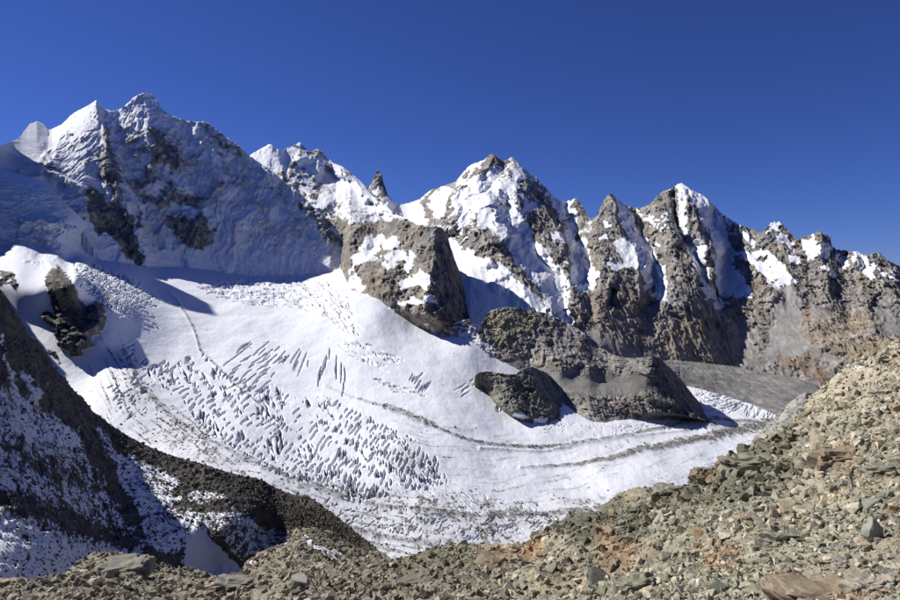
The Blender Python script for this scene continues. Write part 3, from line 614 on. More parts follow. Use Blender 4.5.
def crevasse_map():
    r = 0.35; x0, y0, W, H = -10, 250, 820, 320
    nx, ny = int(W/r), int(H/r); D = np.zeros((ny, nx), np.float32); rnd = random.Random(5)
    def cut(x, y, ang, L, th, dep, bend=0.0):
        n = 3; pts = []; a = math.radians(ang)
        cx, cy = x-math.cos(a)*L/2, y+math.sin(a)*L/2
        for i in range(n+1):
            pts.append((cx, cy)); aa = a+bend*(i-n/2)/n; cx += math.cos(aa)*L/n; cy -= math.sin(aa)*L/n
        p = np.array(pts); pad_ = th+1
        i0 = max(0, int((p[:, 0].min()-pad_-x0)/r)); i1 = min(nx, int((p[:, 0].max()+pad_-x0)/r)+1)
        j0 = max(0, int((p[:, 1].min()-pad_-y0)/r)); j1 = min(ny, int((p[:, 1].max()+pad_-y0)/r)+1)
        if i1-i0 < 2 or j1-j0 < 2: return
        gx, gy = np.meshgrid(x0+np.arange(i0, i1)*r, y0+np.arange(j0, j1)*r)
        d, s, al = seg_dist(gx, gy, p)
        ww = th*0.33*np.sqrt(np.clip(4*al*(1-al), .05, 1))
        v = dep*(1-sst(ww*.75, ww*1.25, d))
        D[j0:j1, i0:i1] = np.maximum(D[j0:j1, i0:i1], v)
    def field(poly, n, ang, L, th, dep, bend=.4, jit=10, chain=None):
        P = np.array(poly); k = 0; t = 0
        while k < n and t < n*60:
            t += 1
            x = rnd.uniform(P[:, 0].min(), P[:, 0].max()); y = rnd.uniform(P[:, 1].min(), P[:, 1].max())
            if not inside(np.array([x]), np.array([y]), poly)[0]: continue
            if chain and perlin(x/chain[0]+y/chain[1], y/chain[2]-x/chain[3], 3.3) < rnd.uniform(-.35, .25): continue
            a = ang(x, y) if callable(ang) else ang
            k += 1; q = rnd.random()
            cut(x, y, a+rnd.gauss(0, jit), rnd.uniform(*L)*(.5+1.1*q), rnd.uniform(*th), dep*rnd.uniform(.6, 1.2), rnd.gauss(0, bend))
    # long arcs in the middle of the basin
    field([(212,372),(245,345),(270,343),(300,345),(330,350),(352,380),(340,392),(310,372),(285,372),(262,392),(240,388),(222,378)], 58, lambda x, y: np.interp(x, [210, 250, 285, 300, 320, 350], [30, 35, 50, 66, 76, 94]), (8, 20), (1.0, 1.8), 13, .45, 3)
    field([(118,345),(140,345),(150,375),(148,395),(135,390),(128,372)], 26, 20, (4, 9), (1.2, 2.2), 10, .3, 14)
    field([(108,385),(125,382),(135,400),(130,418),(118,405)], 18, 38, (4, 9), (1.4, 2.2), 11, .3, 10)
    field([(130,395),(200,420),(240,455),(225,460),(180,440),(135,412)], 30, 45, (2, 4), (.8, 1.4), 7, .3, 14)
    # fine belt under the upper wall
    field([(200,288),(230,280),(290,278),(335,284),(352,300),(350,325),(335,322),(318,312),(290,306),(250,304),(220,298)], 430, lambda x, y: np.interp(x, [200, 300, 330, 350], [2, -4, -25, -42]), (5, 13), (1.0, 1.7), 9, .3, 5)
    field([(318,300),(345,308),(362,330),(352,336),(334,322)], 60, -48, (4, 9), (1.0, 1.7), 10, .3, 14)
    field([(345,340),(365,343),(400,358),(404,364),(380,368),(352,358)], 40, -20, (6, 16), (.9, 1.8), 10, .3, 8)
    field([(375,378),(410,388),(428,396),(400,394)], 16, -12, (8, 18), (.9, 1.5), 9, .2, 4)
    field([(408,378),(420,375),(436,384),(420,390)], 14, 50, (5, 9), (1.2, 1.8), 9, .2, 8)
    field([(350,455),(420,470),(520,500),(560,520),(470,515),(400,500)], 130, -35, (3, 10), (.6, 1.0), 4, .2, 8)
    field([(455,375),(470,375),(484,392),(475,402),(462,396)], 6, 30, (8, 12), (.8, 1.2), 7, .2, 6)
    field([(494,404),(500,405),(503,412),(497,412)], 4, 70, (5, 8), (1.8, 2.2), 10, .2, 6)
    field([(300,495),(360,505),(470,520),(600,512),(540,530),(430,545),(340,525)], 190, 35, (2, 6), (.7, 1.3), 5, .3, 20)
    field([(550,424),(575,424),(565,432),(552,430)], 10, 35, (3, 6), (.6, .9), 5, .2, 8)
    field([(590,425),(700,418),(710,424),(640,432),(590,440)], 50, 15, (3, 8), (.5, .9), 4, .2, 12)
    # the tongue behind the rock island
    field([(698,392),(725,396),(745,405),(735,412),(705,408)], 90, lambda x, y: np.interp(x, [695, 715, 745], [-30, 10, 38]), (6, 14), (.8, 1.3), 7, .5, 8)
    field([(745,404),(775,412),(770,420),(745,416)], 34, 65, (4, 7), (.7, 1.1), 6, .3, 8)
    # icefall on the left
    field([(72,262),(100,268),(130,280),(165,300),(150,310),(120,312),(98,300),(82,285)], 260, lambda x, y: np.interp(x, [70, 100, 130, 165], [-20, 55, 70, -35])+rnd.gauss(0, 12), (3, 8), (.8, 1.5), 9, .4, 14)
    field([(120,312),(150,312),(160,330),(140,332)], 40, -25, (4, 9), (.6, 1.0), 6, .3, 8)
    def sample(px, py):
        fx = np.clip((px-x0)/r, 0, nx-1.01); fy = np.clip((py-y0)/r, 0, ny-1.01)
        i = fx.astype(int); j = fy.astype(int); a = fx-i; b = fy-j
        v = (D[j, i]*(1-a)+D[j, i+1]*a)*(1-b)+(D[j+1, i]*(1-a)+D[j+1, i+1]*a)*b
        return np.where((px > x0) & (px < x0+W-1) & (py > y0) & (py < y0+H-1), v, 0)
    return sample

BELT = [(140,362),(205,352),(226,376),(262,386),(330,398),(400,430),(436,458),(446,480),(400,494),(350,494),(300,482),(262,470),(225,442),(190,410),(158,388)]
def crevasse_belt(px, py):
    """broken transverse crevasses strung out along the curving flow of the ice"""
    m = np.zeros(px.shape); paint(m, px, py, BELT, 1, 9)
    dx, dy = px-560, py-180; r = np.sqrt(dx*dx+dy*dy); th = np.arctan2(dy, dx)
    z = 0*px
    w1 = fbm(px/26, py/26, z+2, 3); w2 = fbm(px/13, py/13, z+5, 3); w3 = fbm(px/5, py/5, z+8, 2); w4 = fbm(px/40, py/40, z+11, 2)
    lane = fbm(r/26, th*3.5, z+21, 2)
    def rnd_(a, b, k):
        h = (a*73856093) ^ (b*19349663) ^ (k*83492791); h = (h ^ (h >> 13)) & 4095
        return (np.arctan2(_g[h][..., 0], _g[h][..., 1])/6.2832+.5)
    v = 0*px
    for k, sp_r, sh in ((1, 11.5, 0.0), (2, 14.0, 5.3)):
        qa = (r+sh)/sp_r+.40*w4+.14*w2; ia = np.floor(qa).astype(np.int64)
        sp = 4.4+3.2*rnd_(ia, ia*0, 3+k)
        qb = th*370/sp+9*rnd_(ia, ia*0, 5+k)+.35*w1+.08*w2+.25*(qa-ia); ib = np.floor(qb).astype(np.int64)
        ta = np.abs(2*(qa-ia)-1+.8*(rnd_(ia, ib, 7+k)-.5)); tb = np.abs(2*(qb-ib)-1+.6*(rnd_(ia, ib, 9+k)-.5)+.06*w3)
        big = .30+.85*rnd_(ia, ib, 11+k)**1.5
        on = rnd_(ia, ib, 13+k) < .72+.6*lane
        dash = (1-sst(.20, .40, tb/(.5+.5*big)))*(1-sst(.5, .95, ta/big+.15*w3))*on
        crack = (1-sst(.06, .15, ta+.26*w2+.1*w3))*(w1 > .10)*.8
        v = np.maximum(v, np.maximum(dash, crack))
    return np.clip(v, 0, 1)*sst(.40, .75, m+.30*lane+.25*w1)

FLOW = [(40,250),(110,320),(150,400),(230,465),(330,508),(420,528),(500,530),(580,518),(650,494),(720,462),(800,436)]

DEBRIS = []
def build_glacier():
    root = empty('glacier', (-300, 1700, -350)); root2 = empty('glacier', (1050, 2650, -520))
    tag(root, 'wide white crevassed glacier filling the basin below the shaded face', 'glacier', kind='structure')
    tag(root2, 'small white glacier tongue passing behind the dark rock island', 'glacier', kind='structure')
    cm = crevasse_map()
    glacier_sheet(root, root2, cm, xcols(-330, 560, 0.52, v0=-6, v1=815, coarse=5), 404)
    glacier_sheet(root, root2, cm, xcols(559.6, 815, 0.62, v0=-6, v1=816), 175)

def glacier_sheet(root, root2, cm, xs, nrow):
    top = [(-330,180),(-120,160),(0,168),(45,182),(85,222),(100,246),(120,262),(145,267),(178,267),(215,269),(250,270),(293,272.5),(310,269.5),(347,267),(372,286),(400,306),(430,318),(470,322),(560,345),(640,362),(670,372),(690,380),(720,386),(750,394),(780,408),(815,424)]
    bot = [(-330,330)]+[(p[0], p[1]+6) for p in K_CREST[2:-2]]+[(395,572),(430,562),(480,558),(545,552),(560,540),(605,526),(650,506),(690,497),(700,486),(740,462),(775,446),(815,436)]
    ty = lerp_poly(top, xs); by = lerp_poly(bot, xs)
    v = np.linspace(0, 1, nrow)[:, None]
    px = np.repeat(xs[None], nrow, 0); py = ty+(by-ty)*v
    Y = GL(px, py)
    R = np.zeros(px.shape)
    for pts, amp, wl, wr in (([(13,222),(22,221),(40,220),(60,226),(75,240),(90,258)], 90, 22, 8), ([(0,254),(30,260),(70,270),(95,270)], 40, 6, 10), ([(82,240),(100,243),(120,252),(150,262)], 70, 14, 6)):
        relief(R, *warp(px, py, 3.5, 14, 7.), pts, amp, wl, wr, taper=.45)
    Y = Y-R
    # the rock bluff inside the icefall
    bluff = [(46,276),(50,270),(58,267),(64,271),(70,280),(78,293),(86,308),(96,302),(104,305),(107,318),(104,328),(97,334),(92,336),(94,346),(84,350),(82,357),(75,356),(62,348),(55,338),(54,331),(44,322),(41,317),(48,313),(55,318),(54,308),(47,292)]
    bl = np.zeros(px.shape); m = boxed(px, py, bluff, 8); bl[m] = poly_sd(px[m], py[m], bluff)-0*px[m]
    bl[~m] = -20
    P = world(px, py, Y)
    nb = fbm(P[..., 0]/30, P[..., 1]/30, P[..., 2]/22, 4)
    rock = sst(-1.2, 1.0, bl+3.0*nb)*(bl > -4)
    rock2 = np.zeros(px.shape)
    for pts in ([(0,270),(14,272),(18,284),(8,286),(0,284)], [(-40,280),(0,290),(8,300),(-10,330)], [(44,344),(56,352),(60,362),(50,356)], [(462,322),(475,325),(482,342),(505,352),(530,366),(520,368),(490,356),(466,336)]):
        paint(rock2, px, py, pts, .85, 3)
    rock2 = sst(.4, .6, rock2+.45*nb)
    Y = Y-np.clip(bl+2, 0, 9)*6*rock
    # dirt and debris on the ice; upper belt streaks paint in crevasse shade
    P = world(px, py, Y)
    g1 = fbm(P[..., 0]/18, P[..., 1]/40, 0*px, 3); g2 = fbm(P[..., 0]/130, P[..., 1]/200, 0*px+4, 3); g3 = perlin(P[..., 0]/5.5, P[..., 1]/14, 0*px+8)
    deb_shade = np.zeros(px.shape); ridge = np.zeros(px.shape); band = np.zeros(px.shape)
    for k, (pts, w0, w1, st) in enumerate(MORAINES):
        m = boxed(px, py, pts, max(w0, w1)*2+4)
        d, _, al = seg_dist(px[m], py[m], pts); ww = w0+(w1-w0)*al
        ww = ww*(1+.55*g1[m]); a = st*(1-sst(ww*.4, ww*1.9+.6, d+.9*g1[m]+.6*g3[m]))
        a = a*(.25+.75*sst(0, .3, al)) if k in (0, 1, 4) else a
        deb_shade[m] = np.maximum(deb_shade[m], a); ridge[m] += 2.2*np.exp(-(d/(ww+1))**2)
        if k in (1, 4, 5): band[m] = np.maximum(band[m], d < ww+.6)
    dirt = np.zeros(px.shape)
    for pts, v_, f in (([(120,345),(150,380),(230,440),(340,490),(640,495),(690,470),(640,480),(560,520),(400,560),(300,520),(200,465),(110,425),(120,390)], .30, 14), ([(330,480),(480,510),(620,500),(560,545),(400,560),(330,530)], .42, 10), ([(360,440),(420,450),(445,475),(400,480)], .25, 8), ([(560,425),(760,415),(780,430),(700,450),(580,470)], .18, 8), ([(690,380),(785,410),(780,425),(700,418)], .12, 4)):
        paint(dirt, px, py, pts, v_, f)
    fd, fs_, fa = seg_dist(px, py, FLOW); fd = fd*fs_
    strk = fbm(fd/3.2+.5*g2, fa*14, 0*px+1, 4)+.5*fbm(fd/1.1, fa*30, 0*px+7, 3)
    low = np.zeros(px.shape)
    for pts, v_, f in (([(100,340),(130,340),(170,400),(260,455),(340,485),(480,500),(640,480),(760,425),(790,430),(640,505),(560,545),(400,565),(280,500),(200,470),(100,425)], 1., 14), ([(400,415),(560,435),(700,412),(790,420),(720,460),(600,495),(450,500),(400,470)], .55, 10), ([(200,286),(230,278),(330,280),(356,300),(352,330),(318,314),(250,306)], .5, 5)):  # last patch: grey streaks painted as crevasse shade under the upper wall
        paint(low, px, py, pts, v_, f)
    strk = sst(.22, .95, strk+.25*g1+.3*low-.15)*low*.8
    spk = sst(.30, .75, g3*.75+g1*.6+dirt*.9+.35*g2-.12)*np.clip(dirt*2.6, 0, .85)
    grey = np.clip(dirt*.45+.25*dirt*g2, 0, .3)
    deb_shade = np.clip(np.maximum(np.clip(deb_shade*(1+.7*g1+.5*g3), 0, 1), np.maximum(np.maximum(spk, strk), grey)), 0, 1)
    snow = np.clip(1-deb_shade, 0, 1)*(1-rock)*(1-rock2)
    cre = np.maximum(cm(px, py), 17*crevasse_belt(px, py))*(1-rock)
    und = 4*fbm(P[..., 0]/150, P[..., 1]/230, 0*px+2, 3)*sst(268, 300, py)+.45*fbm(P[..., 0]/14, P[..., 1]/26, 0*px+6, 3)
    sm = np.zeros(px.shape)
    for pts in ([(-20,178),(40,186),(70,205),(92,240),(110,258),(60,254),(20,246),(-20,246)], [(70,262),(100,266),(135,278),(170,298),(155,318),(120,318),(95,302),(80,285)]): paint(sm, px, py, pts, 1, 5)
    sr = facet(P[..., 0]/46+.5*g2, (P[..., 1]*.6+P[..., 2]*1.4)/30, 91)*.7+.5*facet(P[..., 0]/19, (P[..., 1]*.6+P[..., 2]*1.4)/13, 93)
    P[..., 1] -= sm*(13*sr+9*fbm(P[..., 0]/70, P[..., 1]/70, P[..., 2]/50, 3))*(1-rock)
    P[..., 2] += und+ridge-cre*1.15
    nr = rock_noise(P, 40, 3.1)
    P[..., 1] -= (nr*6+14*facets(P, 34, 41, 1.4))*np.maximum(rock, rock2)
    tint = np.where((np.maximum(rock, rock2) > .3)[..., None], rock_tint(P, nr, brown=.3, dark=.6, seed=55.)*.55, mix3(np.broadcast_to(C(.20, .19, .172), P.shape), C(.30, .285, .26), np.clip(.5+g1, 0, 1)))
    nrw, nc = px.shape
    DEBRIS.append((P.reshape(-1, 3), deb_shade.ravel()*(1-np.maximum(rock, rock2)).ravel(), py.ravel(), px.ravel()))
    # skirt down under the neighbouring slopes
    q = P[-1].copy(); q[:, 2] -= 80
    V = np.concatenate([P, q[None]], 0); px2 = pad(px, 0, 1); py2 = pad(py, 0, 1)
    Fc = grid_faces(nrw+1, nc)
    av = lambda g: 0.25*(g[:-1, :-1]+g[1:, :-1]+g[1:, 1:]+g[:-1, 1:]).ravel()
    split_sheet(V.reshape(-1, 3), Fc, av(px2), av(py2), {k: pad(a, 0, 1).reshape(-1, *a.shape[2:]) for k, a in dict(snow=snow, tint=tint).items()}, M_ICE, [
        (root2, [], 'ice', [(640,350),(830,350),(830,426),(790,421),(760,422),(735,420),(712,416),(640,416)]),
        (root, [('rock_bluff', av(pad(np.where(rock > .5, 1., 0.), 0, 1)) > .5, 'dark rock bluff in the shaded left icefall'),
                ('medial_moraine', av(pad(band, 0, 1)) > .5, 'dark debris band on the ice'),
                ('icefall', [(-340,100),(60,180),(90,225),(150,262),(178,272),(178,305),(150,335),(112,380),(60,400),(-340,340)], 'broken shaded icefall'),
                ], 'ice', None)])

# ------------------------------------------------------------------ rock island, knob, far moraine wall
def build_island():
    xs = xcols(440, 716, 0.62)
    crest = [(440,326),(455,323),(463,320),(470,319),(475,325),(478,333),(481,325),(484,318),(490,311),(497,308.5),(505,307),(520,308),(530,310),(545,313),(558,318),(572,325),(585,333),(597,343),(608,352),(617,356),(628,358),(640,357.5),(652,356),(660,358),(668,366),(675,372),(684,383),(693,395),(702,405),(710,415),(716,419)]
    foot = [(440,334),(462,336),(480,348),(500,360),(530,374),(560,400),(590,422),(605,422),(650,418),(690,417),(716,420)]
    cY = [(440,2680),(470,2650),(490,2720),(520,2740),(560,2760),(600,2740),(640,2580),(655,2500),(668,2620),(684,2700),(700,2720),(716,2700)]
    crest = [(x, y, np.interp(x, [p[0] for p in cY], [p[1] for p in cY])) for x, y in crest]
    fx = np.array([p[0] for p in foot], float); fyy = np.array([p[1] for p in foot], float); fY = GL(fx, fyy)
    foot = [(a, b, c+22) for a, b, c in zip(fx, fyy+4, GL(fx, fyy+4))]
    px, py, Y = base_sheet(xs, crest, foot, 150, jag=.7, jag_f=.3)
    R = np.zeros(px.shape)
    relief(R, px, py, [(500,308),(520,325),(545,345),(560,360)], 40, 26, 22, taper=0)
    relief(R, px, py, [(585,335),(580,350),(590,368)], 40, 20, 16, taper=0)
    relief(R, px, py, [(650,357),(662,372),(676,388),(688,402),(694,414)], 150, 60, 34, taper=0)
    relief(R, px, py, [(560,372),(600,382),(640,384)], -30, 16, 14, taper=.2)
    relief(R, px, py, [(610,358),(630,372),(655,376)], 30, 14, 10, taper=.2)
    relief(R, px, py, [(640,392),(650,398),(668,402),(684,405)], 30, 6, 5, taper=.2)
    fo = 1-sst(.84, .98, np.linspace(0, 1, px.shape[0])[:, None])
    Y = Y-R*fo
    P = world(px, py, Y)
    n1 = rock_noise(P, 70, 41.3, 1.6); n2 = rock_noise(P, 22, 45.7, 1.4)
    smooth = np.zeros(px.shape)
    for pts, v, f in (([(488,350),(520,358),(545,370),(590,372),(650,378),(660,392),(610,392),(580,398),(556,385),(535,372),(505,362)], 1, 6), ([(470,335),(500,352),(540,366),(530,372),(490,358)], .6, 4)):
        paint(smooth, px, py, pts, v, f)
    s = np.full(px.shape, .0)
    for pts, v, f in (([(440,318),(462,318),(476,322),(480,336),(500,350),(505,358),(480,352),(450,334)], .55, 3), ([(535,308),(560,316),(585,331),(600,345),(590,340),(570,328),(545,317)], .42, 2)):
        paint(s, px, py, pts, v, f)
    snow = sst(.45, .6, s+.3*fbm(P[..., 0]/20, P[..., 1]/20, P[..., 2]/14, 3))
    Y = Y-fo*(11*n1+6*n2+12*facets(P, 40, 21, 1.3)+1.5*facets(P, 12, 25, 1.3))*(1-.85*smooth)*(1-.5*snow)
    P = world(px, py, Y)
    t = rock_tint(P, n2, L=110, brown=.12, dark=.38, seed=70.)*.92
    ol = np.zeros(px.shape); paint(ol, px, py, [(484,316),(505,306),(545,313),(530,330),(500,350),(486,340)], .75, 10)
    t = mix3(t, C(.27, .25, .165), np.clip(ol*(1+fbm(P[..., 0]/12, P[..., 1]/12, P[..., 2]/12, 3)), 0, 1))
    t = mix3(t, C(.20, .195, .185), smooth*.9)
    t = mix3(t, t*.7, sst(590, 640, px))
    root = empty('rock_island', (420, 2400, -330))
    tag(root, 'grey and olive rocky hump rising out of the ice below the pyramid peak', 'rock island', kind='structure')
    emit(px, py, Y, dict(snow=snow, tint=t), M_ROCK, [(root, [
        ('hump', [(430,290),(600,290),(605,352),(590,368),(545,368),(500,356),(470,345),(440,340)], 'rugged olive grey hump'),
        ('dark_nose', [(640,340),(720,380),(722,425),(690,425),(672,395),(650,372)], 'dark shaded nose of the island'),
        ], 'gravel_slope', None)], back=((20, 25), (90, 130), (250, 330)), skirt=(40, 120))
    # the darker knob in front
    xs = xcols(474, 599, 0.5)
    cr = [(474,377,2120),(478,373,2150),(485,371.5,2180),(492,372,2190),(500,373,2200),(510,374.5,2210),(516,374,2225),(521,370,2240),(527,367.5,2260),(533,367,2280),(538,369,2320),(543,371,2360),(550,375,2410),(555,383,2440),(560,387,2460),(566,391,2470),(575,398,2470),(585,408,2450),(592,416,2440),(599,423,2420)]
    ft = [(474,379),(480,384),(487,392),(495,402),(504,411),(512,416),(525,421),(540,424.5),(565,425),(599,424)]
    fx = np.array([p[0] for p in ft], float); fyy = np.array([p[1] for p in ft], float); fY = GL(fx, fyy)
    px, py, Y = base_sheet(xs, cr, [(a, b, c+14) for a, b, c in zip(fx, fyy+3, GL(fx, fyy+3))], 110, jag=.9, jag_f=.4)
    R = np.zeros(px.shape)
    relief(R, px, py, [(482,372),(492,385),(500,400),(508,412)], 30, 10, 8, taper=0)
    relief(R, px, py, [(500,373),(506,382),(508,396),(514,410)], 75, 16, 42, taper=0)
    relief(R, px, py, [(530,368),(534,380),(545,395),(552,408)], 45, 14, 18, taper=0)
    relief(R, px, py, [(543,371),(549,382),(556,392)], 35, 9, 9, taper=0)
    fo = 1-sst(.84, .98, np.linspace(0, 1, px.shape[0])[:, None])
    Y = Y-R*fo
    P = world(px, py, Y); n1 = rock_noise(P, 45, 81.3, 1.4); n2 = rock_noise(P, 14, 85.7, 1.3)
    s = np.zeros(px.shape)
    for pts in ([(514,413),(522,412),(530,418),(522,420),(512,417)], [(534,419),(548,418),(546,423),(534,423)], [(563,408),(572,403),(580,410),(590,420),(566,421)]):
        paint(s, px, py, pts, 1, 2)
    snow = sst(.4, .6, s+.2*n2)
    Y = Y-fo*(8*n1+4*n2+11*facets(P, 30, 31, 1.3)+1.5*facets(P, 10, 35, 1.3))*(1-.6*snow); P = world(px, py, Y)
    t = rock_tint(P, n2, L=70, brown=.15, dark=.65, seed=90.)*.8; t = mix3(t, C(.17, .18, .13), np.clip(.3+n1*.3, 0, .5))
    root = empty('rock_knob', (200, 2130, -390))
    tag(root, 'dark craggy rock knob standing at the glacier edge in front of the hump', 'rock knob', kind='structure')
    emit(px, py, Y, dict(snow=snow, tint=t), M_ROCK, [(root, [('crag', [(470,360),(512,360),(506,385),(512,420),(500,420),(470,384)], 'sunlit crag at its left end')], 'dark_face', None)], back=((12, 14), (60, 90), (140, 220)), skirt=(30, 90))

RIB = []
def build_moraine_wall():
    xs = xcols(596, 850, 0.7)
    cr = [(596,352,3120),(640,357.5,3130),(690,361.5,3130),(735,366.5,3100),(752,370,3080),(770,373,3050),(790,378,3000),(808,381.5,2960),(815,384,2930),(822,392,2900),(835,398,2850),(850,404,2800)]
    ft = [(596,392),(640,384),(680,383),(690,386),(720,394),(750,403),(770,411),(785,419),(800,427),(850,440)]
    fx = np.array([p[0] for p in ft], float); fyy = np.array([p[1] for p in ft], float); fY = GL(fx, fyy)
    px, py, Y = base_sheet(xs, cr, [(a, b, min(c-15, 2990)) for a, b, c in zip(fx, fyy, fY)], 90, jag=.35, jag_f=.3)
    P = world(px, py, Y)
    st = .5*fbm((py-.27*px+3*fbm(px/30, py/12, 0*px, 2))/3.0, px/60, 0*px, 4)+.55*fbm(P[..., 0]/45, P[..., 1]/60, P[..., 2]/14, 4); n2 = rock_noise(P, 26, 99.)
    Y = Y-4*n2-4*st-3*facets(P, 22, 97)
    P = world(px, py, Y)
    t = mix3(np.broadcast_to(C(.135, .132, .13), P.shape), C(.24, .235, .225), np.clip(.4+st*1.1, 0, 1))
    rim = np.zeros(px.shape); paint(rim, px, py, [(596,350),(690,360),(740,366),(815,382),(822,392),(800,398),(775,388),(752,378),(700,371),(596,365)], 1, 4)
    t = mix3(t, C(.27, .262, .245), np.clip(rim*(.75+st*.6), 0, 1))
    root = empty('moraine', (1000, 2850, -480))
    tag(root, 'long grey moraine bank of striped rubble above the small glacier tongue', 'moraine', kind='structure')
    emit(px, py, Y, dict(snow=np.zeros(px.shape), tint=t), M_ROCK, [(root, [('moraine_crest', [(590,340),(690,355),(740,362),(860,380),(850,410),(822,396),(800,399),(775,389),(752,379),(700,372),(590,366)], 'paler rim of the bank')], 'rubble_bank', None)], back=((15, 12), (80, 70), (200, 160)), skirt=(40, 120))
    # pale rib at the end of the near hillside
    xs = xcols(752, 842, 0.6)
    cr = [(752,440,300),(762,430,310),(770,422,318),(780,411,326),(790,402,332),(800,395,336),(807,391.5,338),(813,394,338),(816,398,336),(820,406,330),(842,420,320)]
    ft = [(752,462,240),(842,462,240)]
    px, py, Y = base_sheet(xs, cr, ft, 70, jag=.5, jag_f=.3)
    Rr = np.zeros(px.shape); relief(Rr, px, py, [(807,391),(803,405),(795,425),(790,445)], 22, 40, 14, taper=0); relief(Rr, px, py, [(813,403),(812,412)], -8, 4, 4, taper=0)
    Y = Y-Rr; P = world(px, py, Y); n = fbm(P[..., 0]/6, P[..., 1]/6, P[..., 2]/6, 4); Y = Y-2.2*n-1.5*facets(P, 9, 83); P = world(px, py, Y); RIB.append(P.reshape(-1, 3))
    t = mix3(np.broadcast_to(C(.36, .345, .31), P.shape), C(.22, .21, .185), np.clip(.35+n*1.3, 0, 1))
    o = empty('moraine_rib', (190, 280, -75)); tag(o, 'pale smooth gravel rib beside the end of the small glacier tongue', 'moraine', kind='structure')
    emit(px, py, Y, dict(snow=np.zeros(px.shape), tint=t), M_NEAR, [(o, [], 'gravel_rib', None)], back=((3, 3), (20, 26), (60, 80)), skirt=(10, 30))

# ------------------------------------------------------------------ snow streaked slope lower left
KT = tps(K_CREST+[(-260,380,480),(-100,380,600),(0,350,770),(0,400,690),(0,450,610),(0,500,540),(0,540,490),(0,590,430),(-100,470,500),(-100,600,370),(-260,600,300),(60,420,860),(60,450,770),(60,500,660),(60,540,580),(100,450,950),(100,480,850),(100,520,755),(100,560,675),(140,470,1010),(140,500,890),(140,530,800),(150,560,735),(150,590,690),(180,475,1030),(180,495,955),(160,512,892),(200,490,995),(220,500,965),(200,522,880),(205,534,868),(205,555,860),(205,578,848),(230,525,885),(237,548,872),(242,578,850),(250,490,1040),(270,535,1008),(258,552,905),(275,506,1030),(275,522,1020),(300,506,1000),(300,520,992),(300,534,984),(330,519,955),(333,530,948),(337,542,940),(355,539,898),(360,550,890),(372,556,835),(300,570,840),(395,590,740),(340,590,740),(420,610,640),(200,610,700)])
def build_left_slope():
    xs = xcols(-260, 420, 0.7, coarse=5)
    nrow = 230
    ty = lerp_poly(K_CREST, xs)+1.0*fbm(xs*.3, xs*0, xs*0+4, 4)
    by = np.interp(xs, [-260, -20, 90, 200, 245, 300, 350, 420], [600, 592, 585, 592, 592, 562, 568, 590])
    v = np.linspace(0, 1, nrow)[:, None]; px = np.repeat(xs[None], nrow, 0); py = ty+(by-ty)*v
    Y = KT(px, py)
    P = world(px, py, Y)
    n1 = fbm(P[..., 0]/60, P[..., 1]/60, P[..., 2]/60, 4); n2 = rock_noise(P, 16, 3.9, 1.2); n3 = perlin(P[..., 0]/4, P[..., 1]/7, P[..., 2]/3)+.6*perlin(P[..., 0]/1.8, P[..., 1]/3.5, P[..., 2]/1.5)+.9*perlin(P[..., 0]/11, P[..., 1]/22, P[..., 2]/9)
    steep = np.zeros(px.shape)
    paint(steep, px, py, [(-260,205),(0,288),(30,335),(70,385),(98,415),(80,425),(55,410),(30,400),(0,380),(-260,300)], 1, 8)
    s = np.full(px.shape, .0)
    for pts, v_, f in (
        ([(-260,330),(0,385),(30,400),(60,415),(80,430),(90,460),(115,500),(140,530),(150,570),(80,580),(-260,600)], .56, 8),
        ([(0,352),(8,360),(20,395),(30,405),(18,402),(5,380)], .8, 4), ([(20,372),(32,378),(40,400),(36,408),(26,392)], .7, 4), ([(0,330),(6,345),(4,352),(0,350)], .8, 2),
        ([(0,418),(40,418),(75,430),(85,445),(40,444),(0,436)], .78, 5), ([(-20,462),(40,480),(70,500),(60,515),(0,500)], .62, 6), ([(0,510),(12,520),(25,545),(30,570),(0,580)], .85, 6), ([(30,530),(100,550),(140,556),(80,575),(30,575)], .82, 6),
        ([(0,488),(50,500),(100,520),(140,540),(130,552),(80,535),(30,515),(0,505)], .27, 7), ([(0,426),(30,440),(60,465),(100,478),(105,490),(60,490),(20,460),(0,445)], .40, 7),
        ([(95,425),(110,432),(115,450),(140,455),(130,465),(108,458),(98,440)], .52, 3),
        ([(112,456),(145,462),(180,478),(176,490),(150,500),(135,505),(120,485)], .74, 4),
        ([(178,488),(225,492),(235,498),(200,506),(178,500)], .5, 4),
        ([(135,502),(165,495),(180,498),(160,512),(140,515)], 1.0, 3),
        ([(140,520),(170,508),(205,508),(235,510),(245,520),(215,530),(180,545),(150,545),(142,535)], .62, 4),
        ([(145,540),(175,535),(190,540),(175,556),(155,552)], .85, 3), 
        ([(188,536),(205,530),(215,545),(232,560),(245,574),(240,580),(190,580),(182,560)], 1.2, 3),
        ([(230,505),(250,515),(266,530),(262,545),(250,560),(240,565),(225,545),(215,530)], .50, 4), ([(236,508),(246,518),(262,530),(258,535),(240,522)], .9, 2.5),
        ([(250,530),(275,530),(294,530),(290,545),(255,560)], .52, 3),
        ([(258,478),(310,498),(370,550),(395,565),(340,535),(296,528),(266,508)], -.2, 3)):
        paint(s, px, py, pts, v_, f)
    s = s*.95+.33*n3+.10*n1-.12*n2
    snow = sst(.46, .54, s)
    h = 2.6*n1+2.2*n2+1.1*n3*(1-snow)
    P[..., 2] += h*sst(0, .06, v)+h*.25*(1-sst(0, .06, v))
    P[..., 1] -= steep*(9*rock_noise(P, 45, 8.8, 1.4)+4*n2+9*facets(P, 26, 51, 1.2))
    P[..., 2] += 1.6*facet(P[..., 0]/9, P[..., 1]/13, 61)*(1-snow)*sst(0, .05, v)
    t = mix3(np.broadcast_to(C(.08, .073, .062), P.shape), C(.15, .13, .105), np.clip(.35+n1*.6+n3*.25, 0, 1))
